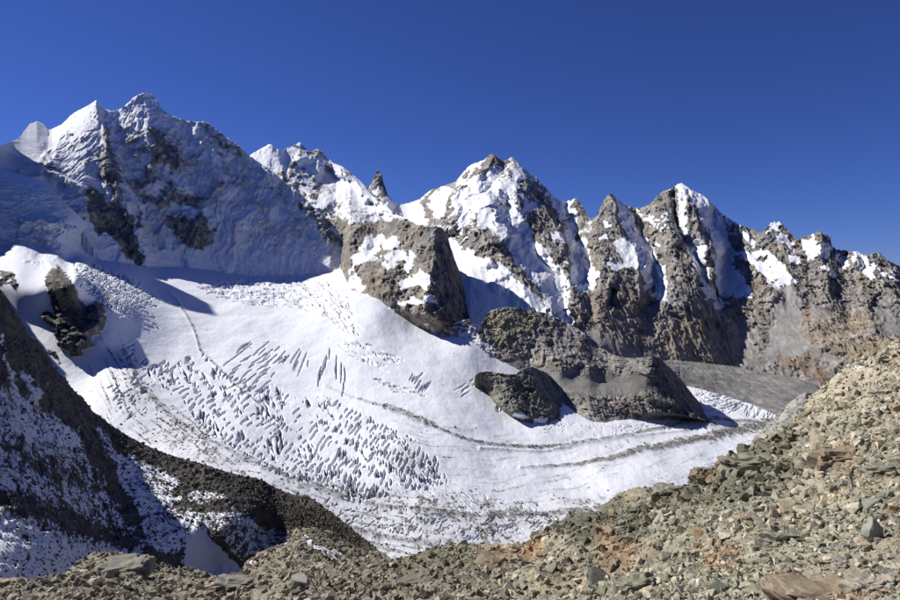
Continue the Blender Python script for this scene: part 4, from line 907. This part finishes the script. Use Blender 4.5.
    t = mix3(t, C(.05, .048, .046), np.clip(.3-n2*.7, 0, .8))
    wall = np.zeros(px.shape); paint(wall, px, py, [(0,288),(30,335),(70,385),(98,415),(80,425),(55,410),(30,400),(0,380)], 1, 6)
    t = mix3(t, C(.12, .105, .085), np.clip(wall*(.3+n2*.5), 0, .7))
    u = P[0]; hh = u[:, :2]/np.linalg.norm(u[:, :2], axis=1)[:, None]
    rows = []
    for d, z in ((220, 260), (60, 75), (12, 9)):
        q = u.copy(); q[:, :2] += hh*d; q[:, 2] -= z; rows.append(q)
    q = P[-1].copy(); q[:, 2] -= 60
    V = np.concatenate([np.stack(rows), P, q[None]], 0); nr, nc = V.shape[:2]
    av = lambda g: 0.25*(g[:-1, :-1]+g[1:, :-1]+g[1:, 1:]+g[:-1, 1:]).ravel()
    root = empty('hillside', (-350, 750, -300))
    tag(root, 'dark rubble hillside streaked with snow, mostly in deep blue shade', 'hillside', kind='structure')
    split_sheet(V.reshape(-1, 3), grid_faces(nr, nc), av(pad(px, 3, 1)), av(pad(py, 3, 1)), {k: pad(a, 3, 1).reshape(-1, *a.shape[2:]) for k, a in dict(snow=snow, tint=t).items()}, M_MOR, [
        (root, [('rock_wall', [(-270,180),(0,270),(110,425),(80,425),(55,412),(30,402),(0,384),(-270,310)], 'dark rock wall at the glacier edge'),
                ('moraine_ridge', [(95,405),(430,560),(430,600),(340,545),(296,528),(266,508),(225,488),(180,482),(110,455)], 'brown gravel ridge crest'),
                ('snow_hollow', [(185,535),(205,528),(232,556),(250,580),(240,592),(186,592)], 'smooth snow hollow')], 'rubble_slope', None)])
    return P, px, py, snow, t

# ------------------------------------------------------------------ the near slope
LT = tps([(900,349,135),(1000,296,150),(1100,250,170),(860,373,130),(835,388,130),(815,404,132),(775,429,140),(740,445,142),(700,470,146),(650,492,150),(605,512,155),(553,530,165),(520,545,190),(440,550,230),(395,560,260),(310,526,330),(285,545,300),(247,562,280),(205,577,250),(120,556,260),(60,575,235),(0,577,235),(-160,566,250),
    (310,545,270),(340,560,240),(380,575,195),(0,600,170),(150,580,215),(150,600,160),(300,600,130),(450,575,135),(450,600,88),(600,540,110),(600,600,52),(680,520,88),(750,600,31),(750,520,62),(750,470,105),(820,470,82),(820,420,108),(880,470,62),(900,520,40),(900,430,82),(900,600,23),(820,560,36),(1000,600,20),(1000,450,60),
    (900,760,8),(450,760,24),(0,760,52),(-160,760,60),(1100,760,7),(1100,450,62),(-160,600,170),(1600,60,200),(1600,450,50),(1600,760,5.5)])
def near_noise(X, Yw, fine=1.0):
    z = 0*X
    return 2.1*fbm(X/34, Yw/34, z+1, 2)+1.15*ridged(X/13, Yw/13, z+4, 3)+.50*ridged(X/4.2, Yw/4.2, z+7, 3)+.16*fbm(X/1.1, Yw/1.1, z+11, 2)*fine
def near_point(px, py):
    """the surface of the near slope under photo position px, py"""
    px = np.asarray(px, float); py = np.asarray(py, float)
    Y = LT(px, py); P = world(px, py, Y); k = np.clip(Y/110, .25, 1.0)
    n = near_noise(P[..., 0], P[..., 1])
    P[..., 2] += k*n
    return P, n, Y
def near_color(P, n):
    a = fbm(P[..., 0]/11, P[..., 1]/11, P[..., 2]/11, 4); b = fbm(P[..., 0]/3+40, P[..., 1]/3, P[..., 2]/3, 4); c = fbm(P[..., 0]/26+9, P[..., 1]/26, P[..., 2]/26, 3)
    t = mix3(np.broadcast_to(C(.29, .255, .185), P.shape), C(.245, .24, .175), np.clip(.5+a*.8, 0, 1))
    t = mix3(t, C(.30, .215, .125), np.clip(c*.7+b*.2-.15, 0, .6))
    t = mix3(t, C(.42, .385, .30), np.clip(b*.7-.15, 0, .6))
    t = mix3(t, C(.10, .10, .08), np.clip(-.14-a*.5-b*.4, 0, .7))
    return t
def zone_tint(px, py, t, n):
    """the slope's own patches: olive dark ground, rust coloured ground, brown gravel, pale upper slope"""
    for polys, c, k in (
        ([[(296,528),(312,524),(340,535),(372,552),(360,560),(330,548),(306,534)], [(640,490),(690,478),(704,468),(745,446),(800,440),(815,462),(780,490),(720,512),(650,512)], [(560,525),(620,505),(650,520),(640,550),(570,550)], [(585,552),(625,552),(625,585),(590,590)], [(395,560),(440,550),(470,560),(450,580),(400,582)]], C(.125, .12, .08), .62),
        ([[(812,436),(840,438),(862,450),(850,470),(820,470)], [(765,580),(800,574),(850,578),(875,604),(770,608)], [(690,545),(730,540),(745,565),(710,575)], [(600,540),(640,545),(630,575),(600,575)], [(700,462),(730,450),(725,475),(705,485)], [(480,552),(540,548),(545,565),(490,572)]], C(.31, .19, .105), .55),
        ([[(-20,560),(300,530),(420,570),(520,560),(500,612),(-20,612)]], C(.20, .172, .13), .45),
        ([[(800,415),(900,345),(920,345),(920,430),(860,432),(830,425)], [(790,485),(830,480),(850,500),(820,515),(785,520)]], C(.42, .37, .27), .5)):
        q = np.zeros(px.shape)
        for pts in polys: paint(q, px, py, pts, k, 9)
        t = mix3(t, c, np.clip(q*(1+.4*n), 0, .85))
    return t
def build_near_slope():
    xs = xcols(-160, 1600, 1.0, coarse=10)
    ty = lerp_poly(L_CREST, xs); nrow = 215
    e = np.concatenate([np.linspace(0, .82, nrow-24), np.linspace(.82, 1, 25)[1:]])
    w_ = np.where(e <= .82, e/.82, 1)[:, None]; lo = np.clip((e-.82)/.18, 0, 1)[:, None]
    px = np.repeat(xs[None], nrow, 0); py = ty+(606-ty)*w_+lo*150
    P, n, Y = near_point(px, py)
    t = near_color(P, n)
    s = np.zeros(px.shape)
    for pts, v, f in (([(302,536),(308,536),(316,545),(330,550),(342,554),(338,557),(322,552),(308,546)], .9, 1.5), ([(245,567),(256,565),(252,570),(244,574)], .9, 1.5), ([(250,564),(264,566),(262,568),(252,568)], .7, 1), ([(310,571),(316,573),(314,576)], .8, 1)): paint(s, px, py, pts, v, f)
    snow = sst(.4, .6, s+.15*n)
    t = zone_tint(px, py, t, n)
    u = P[0]; hh = u[:, :2]/np.linalg.norm(u[:, :2], axis=1)[:, None]
    rows = []
    for d, z in ((260, 300), (60, 62), (15, 12), (4, 2.2)):
        q = u.copy(); q[:, :2] += hh*d; q[:, 2] -= z; rows.append(q)
    low = []                                   # on under the viewer's feet and down behind
    for s_ in (.6, .25, .02, -.6, -4.0):
        q = P[-1].copy(); q[:, :2] *= s_; q[:, 2] = -2+(q[:, 2]+2)*abs(s_)*(1 if s_ > 0 else .5); low.append(q)
    V = np.concatenate([np.stack(rows), P, np.stack(low)], 0); nr, nc = V.shape[:2]
    o = mesh_from('slope', V.reshape(-1, 3), grid_faces(nr, nc), {k: pad(a, 4, 5).reshape(-1, *a.shape[2:]) for k, a in dict(snow=snow, tint=t).items()}, M_NEAR)
    tag(o, 'near stony slope of tan and grey green rubble above the glacier', 'slope', kind='structure')
    return o

# ------------------------------------------------------------------ unseen ridge added left of the frame, crest shaped to throw shadow into it
def build_shadow_ridge():
    rid = [(3300,-100,900),(3050,-78,760),(2900,-72,640),(2700,-66,480),(2500,-60,330),(2300,-56,240),(2200,-54,190),(2080,-52,180),(1950,-50,160),(1800,-50,110),(1600,-52,20),(1400,-54,-40),(1200,-56,-80)]
    Ys = np.linspace(1200, 3300, 260); pxs = np.interp(Ys, [r[0] for r in rid][::-1], [r[1] for r in rid][::-1]); zs = np.interp(Ys, [r[0] for r in rid][::-1], [r[2] for r in rid][::-1])
    zs = zs+14*fbm(Ys/60, Ys*0, Ys*0+2, 4)
    X0 = (pxs-CX)/F*Ys
    u = np.concatenate([np.linspace(-700, 0, 40), np.linspace(0, 160, 24)[1:]])[:, None]
    X = X0+u; Yw = np.repeat(Ys[None], len(u), 0); Z = zs+np.where(u < 0, u*.75, -u*1.9)
    P = np.stack([X, Yw, Z], -1); n = rock_noise(P, 60, 4.4, 1.5); P[..., 2] += 9*n*sst(0, 30, np.abs(u)); 
    snow = sst(.4, .6, .45+.4*fbm(P[..., 0]/70, P[..., 1]/70, P[..., 2]/40, 4)-.2*n+np.where(u < 0, .3, -.1))
    o = mesh_from('ridge', P.reshape(-1, 3), grid_faces(*P.shape[:2]), dict(snow=snow.ravel(), tint=rock_tint(P, n, seed=8.).reshape(-1, 3)), M_ROCK)
    tag(o, 'dark rocky ridge added left of the frame to shade the icefall', 'ridge', kind='structure')

# ------------------------------------------------------------------ stones
def stone_material(name, src):
    m = bpy.data.materials.new(name); m.use_nodes = True
    n = m.node_tree.nodes; l = m.node_tree.links; b = n['Principled BSDF']
    if src == 'object':
        t = n.new('ShaderNodeObjectInfo'); out = t.outputs['Color']
    else:
        t = n.new('ShaderNodeAttribute'); t.attribute_type = 'INSTANCER'; t.attribute_name = 'stone_tint'; out = t.outputs['Color']
    g = n.new('ShaderNodeNewGeometry')
    no = n.new('ShaderNodeTexNoise'); no.inputs['Scale'].default_value = 2.2; no.inputs['Detail'].default_value = 7; no.inputs['Roughness'].default_value = .7
    l.new(g.outputs['Position'], no.inputs['Vector'])
    mr = n.new('ShaderNodeMapRange'); mr.inputs[1].default_value = .3; mr.inputs[2].default_value = .7; mr.inputs[3].default_value = .62; mr.inputs[4].default_value = 1.35
    l.new(no.outputs[0], mr.inputs[0])
    mu = n.new('ShaderNodeMix'); mu.data_type = 'RGBA'; mu.blend_type = 'MULTIPLY'; mu.inputs[0].default_value = 1
    l.new(out, mu.inputs[6]); l.new(mr.outputs[0], mu.inputs[7])
    lich = n.new('ShaderNodeTexNoise'); lich.inputs['Scale'].default_value = 5.0; lich.inputs['Detail'].default_value = 4; l.new(g.outputs['Position'], lich.inputs['Vector'])
    lr = n.new('ShaderNodeMapRange'); lr.inputs[1].default_value = .56; lr.inputs[2].default_value = .66; lr.inputs[4].default_value = .5; l.new(lich.outputs[0], lr.inputs[0])
    mx = n.new('ShaderNodeMix'); mx.data_type = 'RGBA'; mx.inputs[7].default_value = (.20, .21, .13, 1)
    l.new(lr.outputs[0], mx.inputs[0]); l.new(mu.outputs[2], mx.inputs[6]); l.new(mx.outputs[2], b.inputs['Base Color'])
    bp = n.new('ShaderNodeBump'); bp.inputs['Strength'].default_value = .6; bp.inputs['Distance'].default_value = .12; l.new(no.outputs[0], bp.inputs['Height']); l.new(bp.outputs[0], b.inputs['Normal'])
    b.inputs['Roughness'].default_value = .9; b.inputs['Specular IOR Level'].default_value = .15
    return m
M_STONE = stone_material('loose_stone', 'inst'); M_BOULDER = stone_material('boulder_rock', 'object')

def stone_mesh(name, seed, npts, mat, squash=(1, .8, .62), spike=False, chamfer=.05):
    r = random.Random(seed); bm = bmesh.new()
    for i in range(npts):
        z = r.uniform(-1, 1); a = r.uniform(0, 6.283); q = math.sqrt(1-z*z)*r.uniform(.85, 1.1)
        x, y = q*math.cos(a), q*math.sin(a)
        if spike: k = 1-.62*max(0, z); x *= k; y *= k; z *= 1.3 if z > 0 else .8
        p = [max(-.78, min(.78, c)) for c in (x, y)]+[z if spike else max(-.8, min(.74, z))]
        bm.verts.new((p[0]*.64*squash[0], p[1]*.64*squash[1], p[2]*.64*squash[2]))
    h = bmesh.ops.convex_hull(bm, input=bm.verts)
    bmesh.ops.delete(bm, geom=[e for e in h['geom_interior'] if isinstance(e, bmesh.types.BMVert)], context='VERTS')
    if chamfer: bmesh.ops.bevel(bm, geom=list(bm.edges), offset=chamfer*.35, segments=1, affect='EDGES', profile=.5, clamp_overlap=True)
    me = bpy.data.meshes.new(name); bm.to_mesh(me); bm.free(); me.materials.append(mat); return me

TINTS = {'tan': C(.42, .36, .25), 'pale': C(.54, .49, .38), 'grey': C(.30, .295, .25), 'green': C(.27, .275, .19), 'dark': C(.11, .11, .095), 'rust': C(.34, .235, .14)}
KEYS = list(TINTS)

def near_sample(n, seed):
    g = np.random.default_rng(seed); px = g.uniform(-60, 1060, n); top = lerp_poly(L_CREST, px)
    py = g.uniform(270, 680, n); m = py > top+1.2
    out = (px < -8) | (px > 908) | (py > 606); m &= ~out | (g.uniform(size=n) < .5)
    return px[m], py[m], g

PROTOS = bpy.data.collections.new('loose_stone_shapes')
for i in range(9):
    PROTOS.objects.link(bpy.data.objects.new('loose_stone', stone_mesh('loose_stone', 100+i, 9+i % 4, M_STONE, (1, .7+.08*(i % 4), .5+.08*(i % 5)), chamfer=0)))
def scatter_group():
    ng = bpy.data.node_groups.new('scatter_stones', 'GeometryNodeTree')
    ng.interface.new_socket('Geometry', in_out='INPUT', socket_type='NodeSocketGeometry'); ng.interface.new_socket('Geometry', in_out='OUTPUT', socket_type='NodeSocketGeometry')
    N = ng.nodes; Lk = ng.links
    gi = N.new('NodeGroupInput'); go = N.new('NodeGroupOutput'); ip = N.new('GeometryNodeInstanceOnPoints'); ci = N.new('GeometryNodeCollectionInfo')
    mp = N.new('GeometryNodeMeshToPoints'); Lk.new(gi.outputs[0], mp.inputs[0]); Lk.new(mp.outputs[0], ip.inputs['Points'])
    ci.inputs['Collection'].default_value = PROTOS; ci.inputs['Separate Children'].default_value = True
    Lk.new(ci.outputs[0], ip.inputs['Instance']); ip.inputs['Pick Instance'].default_value = True
    def na(nm, ty):
        q = N.new('GeometryNodeInputNamedAttribute'); q.data_type = ty; q.inputs[0].default_value = nm; return q.outputs[0]
    Lk.new(na('stone_kind', 'INT'), ip.inputs['Instance Index']); Lk.new(na('stone_scale', 'FLOAT_VECTOR'), ip.inputs['Scale'])
    er = N.new('FunctionNodeEulerToRotation'); Lk.new(na('stone_rot', 'FLOAT_VECTOR'), er.inputs[0]); Lk.new(er.outputs[0], ip.inputs['Rotation'])
    Lk.new(ip.outputs[0], go.inputs[0])
    return ng
SCATTER = scatter_group()
def scatter(name, label, cat, P, size, tint, seed, lift=.10):
    """loose stones too many to count, one object"""
    g = np.random.default_rng(seed); n = len(P)
    rot = np.stack([g.normal(0, .55, n), g.normal(0, .55, n), g.uniform(0, 6.283, n)], -1); sc = size[:, None]*g.uniform(.75, 1.3, (n, 3))
    P = P.copy(); P[:, 2] += size*lift
    me = bpy.data.meshes.new(name); me.vertices.add(n); me.vertices.foreach_set('co', P.astype(np.float32).ravel())
    for an, a in (('stone_rot', rot), ('stone_scale', sc)):
        at = me.attributes.new(an, 'FLOAT_VECTOR', 'POINT'); at.data.foreach_set('vector', a.astype(np.float32).ravel())
    at = me.attributes.new('stone_tint', 'FLOAT_COLOR', 'POINT'); at.data.foreach_set('color', np.concatenate([tint, np.ones((n, 1))], 1).astype(np.float32).ravel())
    at = me.attributes.new('stone_kind', 'INT', 'POINT'); at.data.foreach_set('value', g.integers(0, 9, n).astype(np.int32))
    o = bpy.data.objects.new(name, me); COL.objects.link(o); me.materials.append(M_STONE)
    tag(o, label, cat, kind='stuff')
    md = o.modifiers.new('scatter', 'NODES'); md.node_group = SCATTER

def build_rubble():
    px, py, g = near_sample(452000, 3)
    P, nn, Y = near_point(px, py)
    den = fbm(P[:, 0]/14, P[:, 1]/14, P[:, 0]*0+3, 3); keep = g.uniform(size=len(px)) < np.clip(.62+.35*den, .22, 1)
    px, py, P, Y, nn, den = px[keep], py[keep], P[keep], Y[keep], nn[keep], den[keep]
    n = len(px)
    size = np.minimum(1.45*(1-g.uniform(size=n))**(-1/1.6), 12.0)*np.clip(.95+.3*den, .6, 1.4)*Y/F
    size = np.minimum(size, 2.4)*np.where((px > 790) & (py < 435), .62, 1)*np.interp(px, [380, 520], [1.05, 1])
    base = near_color(P, nn)
    k = g.choice(6, n, p=[.28, .17, .22, .17, .09, .07]); tt = np.stack([TINTS[KEYS[i]] for i in range(6)])[k]
    scatter('rubble', 'loose broken stones covering the near slope', 'rubble', P, size, zone_tint(px, py, base*.45+tt*.55, nn)*g.uniform(.55, 1.5, (n, 1)), 4)

def build_far_rubble(K):
    P, px, py, snow, t = [a.reshape(-1, *a.shape[2:]) for a in K]
    g = np.random.default_rng(21); ok = np.where((snow < .4) & (px > -5) & (py > 290))[0]; i = g.choice(ok, 16000, replace=False)
    size = np.minimum(.95*(1-g.uniform(size=len(i)))**(-1/2.5), 3.6)*P[i, 1]/F
    scatter('hillside_rubble', 'dark blocks strewn over the snow streaked hillside', 'rubble', P[i], size, t[i]*g.uniform(.9, 1.9, (len(i), 1)), 22)
    sn = np.where((snow > .6) & (px > -5) & (py > 330) & ~inside(px, py, [(185,535),(205,528),(232,556),(250,580),(240,592),(186,592)]))[0]; i = g.choice(sn, 3000, replace=False)
    size = np.minimum(1.1*(1-g.uniform(size=len(i)))**(-1/2.6), 4.0)*P[i, 1]/F
    scatter('hillside_rubble', 'dark stones sticking out of the shaded snow patches', 'rubble', P[i], size, np.full((len(i), 3), .085)*g.uniform(.6, 1.5, (len(i), 1)), 23)
    i = g.choice(len(RIB[0]), 1500, replace=False); size = np.minimum(.9*(1-g.uniform(size=len(i)))**(-1/2.2), 4)*RIB[0][i, 1]/F
    scatter('rib_stones', 'small pale stones on the gravel rib', 'rubble', RIB[0][i], size, np.array([[.36, .34, .30]])*g.uniform(.6, 1.4, (len(i), 1)), 27)
    D = np.concatenate([d[0] for d in DEBRIS]); a = np.concatenate([d[1] for d in DEBRIS]); qy = np.concatenate([d[2] for d in DEBRIS]); qx = np.concatenate([d[3] for d in DEBRIS])
    pr = np.clip(a, 0, 1)**2*(qy > 285)*(qx > 60); pr /= pr.sum(); i = g.choice(len(D), 10000, replace=False, p=pr)
    size = np.minimum(.65*(1-g.uniform(size=len(i)))**(-1/2.6), 2.4)*D[i, 1]/F
    scatter('glacier_debris', 'grey stones carried on the ice in dark bands', 'debris', D[i], size, np.array([[.2, .19, .172]])*g.uniform(.6, 1.5, (len(i), 1)), 24)

def place_boulder(me, px, py, w, h, rz, tint, label, cat='boulder', group=None, tilt=(0, 0), name='boulder'):
    P, _, Y = near_point(np.array([px]), np.array([py])); P = P[0]; Y = float(Y[0])
    o = bpy.data.objects.new(name, me); COL.objects.link(o)
    sw = w*Y/F; sh = h*Y/F
    bb = np.array([v.co for v in me.vertices]); ext = bb.max(0)-bb.min(0)
    o.scale = (sw/ext[0], sw/ext[1]*.85, sh/ext[2]); o.location = (P[0], P[1], P[2]+sh*.30); o.rotation_euler = (tilt[0], tilt[1], rz)
    o.color = (*[float(c) for c in tint], 1)
    tag(o, label, cat, group)
    return o

def outcrop_mesh(seed, tint):
    bm = bmesh.new(); bmesh.ops.create_icosphere(bm, subdivisions=4, radius=1.0)
    V = np.array([v.co for v in bm.verts]); sd_ = seed*3.7
    box = np.sign(V)*np.abs(V)**.62; box /= np.abs(box).max()
    d = .26*facet(V[:, 0]*1.3+sd_+V[:, 2]*.6, V[:, 1]*1.3+V[:, 2]*.9, seed)+.15*facet(V[:, 0]*3+sd_-V[:, 2], V[:, 1]*3+V[:, 2]*2, seed+1)+.07*facet(V[:, 0]*7+sd_+V[:, 2]*3, V[:, 1]*7-V[:, 2]*4, seed+2)+.05*fbm(V[:, 0]*6+sd_, V[:, 1]*6, V[:, 2]*6, 3)
    W = box*(1+d[:, None])*np.array([1, .8, .55])
    for v, c in zip(bm.verts, W): v.co = c
    me = bpy.data.meshes.new('rock_outcrop'); bm.to_mesh(me); bm.free(); me.materials.append(M_BOULDER); return me

def build_outcrops():
    rows = [(838,462,54,30,'rust','brown weathered bedrock bank under the tan boulders on the rim'),
        (815,600,90,26,'rust','low rust brown bedrock slab at the foot of the gravel'),
        (745,470,60,26,'green','dark greenish crag along the rim above the debris band'),
        (672,500,44,20,'green','small mossy crag on the rim'),
        (780,545,46,22,'grey','grey green bedrock ledge amid the gravel'),
        (885,475,40,14,'green','flat layered ledge above the grey slab'),
        (870,592,50,22,'pale','pale fractured ledge beside the rust brown slab'),
        (640,590,44,24,'green','grey green knob of bedrock near the large dark block'),
        (500,566,50,16,'rust','brown eroded bank on the low rise'),
        (418,588,44,16,'dark','dark hummock of rock in the gravel'),
        (120,572,60,18,'grey','grey knobbly rise overlooking the shaded snow'),
        (235,592,50,16,'grey','low grey outcrop below the snow hollow'),
        (705,478,34,22,'rust','reddish crag breaking the rim'),
        (590,530,40,16,'dark','dark ledge on the rim beside the grey boulder')]
    rnd = random.Random(3)
    for i, (px, py, w_, h_, k, lab) in enumerate(rows):
        o = place_boulder(outcrop_mesh(i+2, k), px, py, w_, h_*1.25, rnd.uniform(-.3, .3), (TINTS[k]*.45+C(.27, .245, .19)*.55)*.85, lab, 'outcrop', name='rock_outcrop', tilt=(rnd.gauss(0, .08), rnd.gauss(0, .12)))
        o.location.z -= o.scale[2]*.42

ANCH = [(873,541,'upright pointed boulder'),(806,476,'blunt pale boulder'),(834,434,'warm tan rim boulder'),(790,508,'slanting tan slab'),(872,500,'wide grey slab'),(602,575,'large dark block'),(529,575,'black blocky boulder'),(561,537,'dark rim boulder'),(785,560,'mossy greenish boulder'),(452,579,'pale wedge boulder'),(660,565,'greenish flat boulder'),(700,540,'rusty flat boulder'),(760,595,'lichen covered boulder'),(300,592,'dark grey hump'),
    (838,462,'brown bedrock bank'),(815,600,'rust brown bedrock slab'),(745,470,'dark greenish crag'),(672,500,'small mossy crag'),(885,475,'flat layered ledge'),(640,590,'grey green bedrock knob'),(500,566,'brown eroded bank'),(418,588,'dark hummock'),(120,572,'grey knobbly rise'),(235,592,'low grey outcrop'),(705,478,'reddish crag'),(310,530,'brown mound with snow strip'),(30,590,'shaded snow hillside'),(870,400,'rim gravel'),(370,575,'gravel hollow')]
def build_boulders():
    shapes = [stone_mesh('boulder', 500+i, 10+i % 5, M_BOULDER, (1, .8, .6+.05*(i % 4))) for i in range(14)]
    spike = stone_mesh('boulder', 47, 20, M_BOULDER, (.9, .8, 1.1), spike=True)
    rnd = random.Random(11)
    own = [(873,541,17,25,'grey','upright pointed grey boulder standing alone on the gravel', spike),
        (808,481,17,13,'pale','pale blunt boulder that throws a black shadow, below the tan block', None),
        (799,468,14,11,'tan','tan angular block perched right above the pale blunt boulder', None),
        (824,496,9,8,'rust','small rust orange boulder beside the pale blunt one', None),
        (834,434,12,10,'tan','warm tan boulder on the rim above the brown bank', None),
        (820,427,9,8,'tan','small tan boulder next to the warm tan one on the rim', None),
        (790,508,24,15,'tan','long slanting tan slab leaning on the slope', None),
        (745,500,11,11,'dark','dark squat boulder near the slanting tan slab', None),
        (853,506,17,15,'pale','yellowish pale boulder with a flat top beside a grey slab', None),
        (872,500,21,13,'grey','wide grey slab beside the yellowish boulder', None),
        (892,505,14,13,'rust','brown split boulder at the end of the grey slab', None),
        (602,575,30,24,'dark','large dark rounded outcrop block among pale rubble', None),
        (606,580,8,11,'pale','narrow pale upright stone in front of the dark outcrop block', None),
        (529,575,17,14,'dark','black blocky boulder on the low brown rise', None),
        (561,537,13,10,'dark','dark boulder on the edge above the glacier margin', None),
        (579,530,11,11,'grey','grey boulder on the edge beside a dark one', None),
        (718,592,15,12,'dark','dark boulder beside the rust coloured ground', None),
        (785,560,13,9,'green','mossy greenish boulder in the middle of the gravel', None),
        (452,579,11,11,'pale','pale wedge shaped boulder next to a dark hollow', None),
        (437,584,14,9,'dark','dark low boulder beside the pale wedge', None),
        (660,565,16,10,'green','greenish flat boulder amid small rubble', None),
        (700,540,14,9,'rust','rusty brown flat boulder on reddish ground', None),
        (840,560,18,9,'grey','long low grey boulder below the upright pointed one', None),
        (760,595,20,12,'green','broad lichen covered boulder on the rust coloured ground', None),
        (300,592,20,11,'grey','dark grey hump of rock in the brown gravel', None)]
    for i, (px, py, w_, h_, k, lab, sh) in enumerate(own):
        place_boulder(sh or shapes[i % 14], px, py, w_, h_, rnd.uniform(0, 6.28) if sh is None else .4, TINTS[k]*rnd.uniform(.85, 1.1), lab, tilt=(rnd.gauss(0, .15), rnd.gauss(0, .15)) if sh is None else (0, .08))
    words = {'tan': 'tan', 'pale': 'pale', 'grey': 'grey', 'green': 'grey green', 'dark': 'dark', 'rust': 'rusty'}
    px, py, g = near_sample(7500, 9); n = 0
    for x, y in zip(px, py):
        if n >= 270: break
        if y < lerp_poly(L_CREST, x)+5 or x < 2 or x > 898 or y > 598: continue
        q = rnd.random(); w_ = 6.5+4.0*(q**2.2)+(3 if rnd.random() < .06 else 0)
        Y = float(LT(np.array([x]), np.array([y]))[0])
        if w_*Y/F > 3.2: continue
        k = rnd.choices(KEYS, [.30, .20, .2, .14, .08, .08])[0]
        hr = rnd.uniform(.5, .9)
        d = [math.hypot(x-a[0], (y-a[1])*1.6) for a in ANCH]; q2 = d.index(min(d)); dd = d[q2]
        ax = ANCH[q2]; up = 'uphill' if y < ax[1]-5 else 'downhill' if y > ax[1]+5 else 'level'
        rel = (f'right {up} of' if up != 'level' else 'right beside') if dd < 20 else (f'a little {up} of' if up != 'level' else 'a little aside from') if dd < 40 else (f'well {up} of' if up != 'level' else 'well aside from')
        if y < lerp_poly(L_CREST, x)+12: rel = 'on the rim '+('near' if dd < 40 else 'away from')
        sz = 'big' if w_ > 9.5 else 'middling' if w_ > 7.5 else 'small'
        lab = f"{sz} {'flat' if hr < .62 else 'blocky' if hr < .76 else 'tall'} {words[k]} boulder {rel} the {ax[2]}"
        place_boulder(shapes[rnd.randrange(14)], x, y, w_, w_*hr, rnd.uniform(0, 6.28), TINTS[k]*rnd.uniform(.8, 1.15), lab, group='boulders scattered over the near slope', tilt=(rnd.gauss(0, .2), rnd.gauss(0, .2)))
        n += 1

# ------------------------------------------------------------------ build
build_left_massif()
build_buttress_ridge()
build_far_chain()
build_glacier()
build_shadow_ridge()
build_island()
build_moraine_wall()
K = build_left_slope()
build_near_slope()
build_rubble()
build_far_rubble(K)
build_outcrops()
build_boulders()
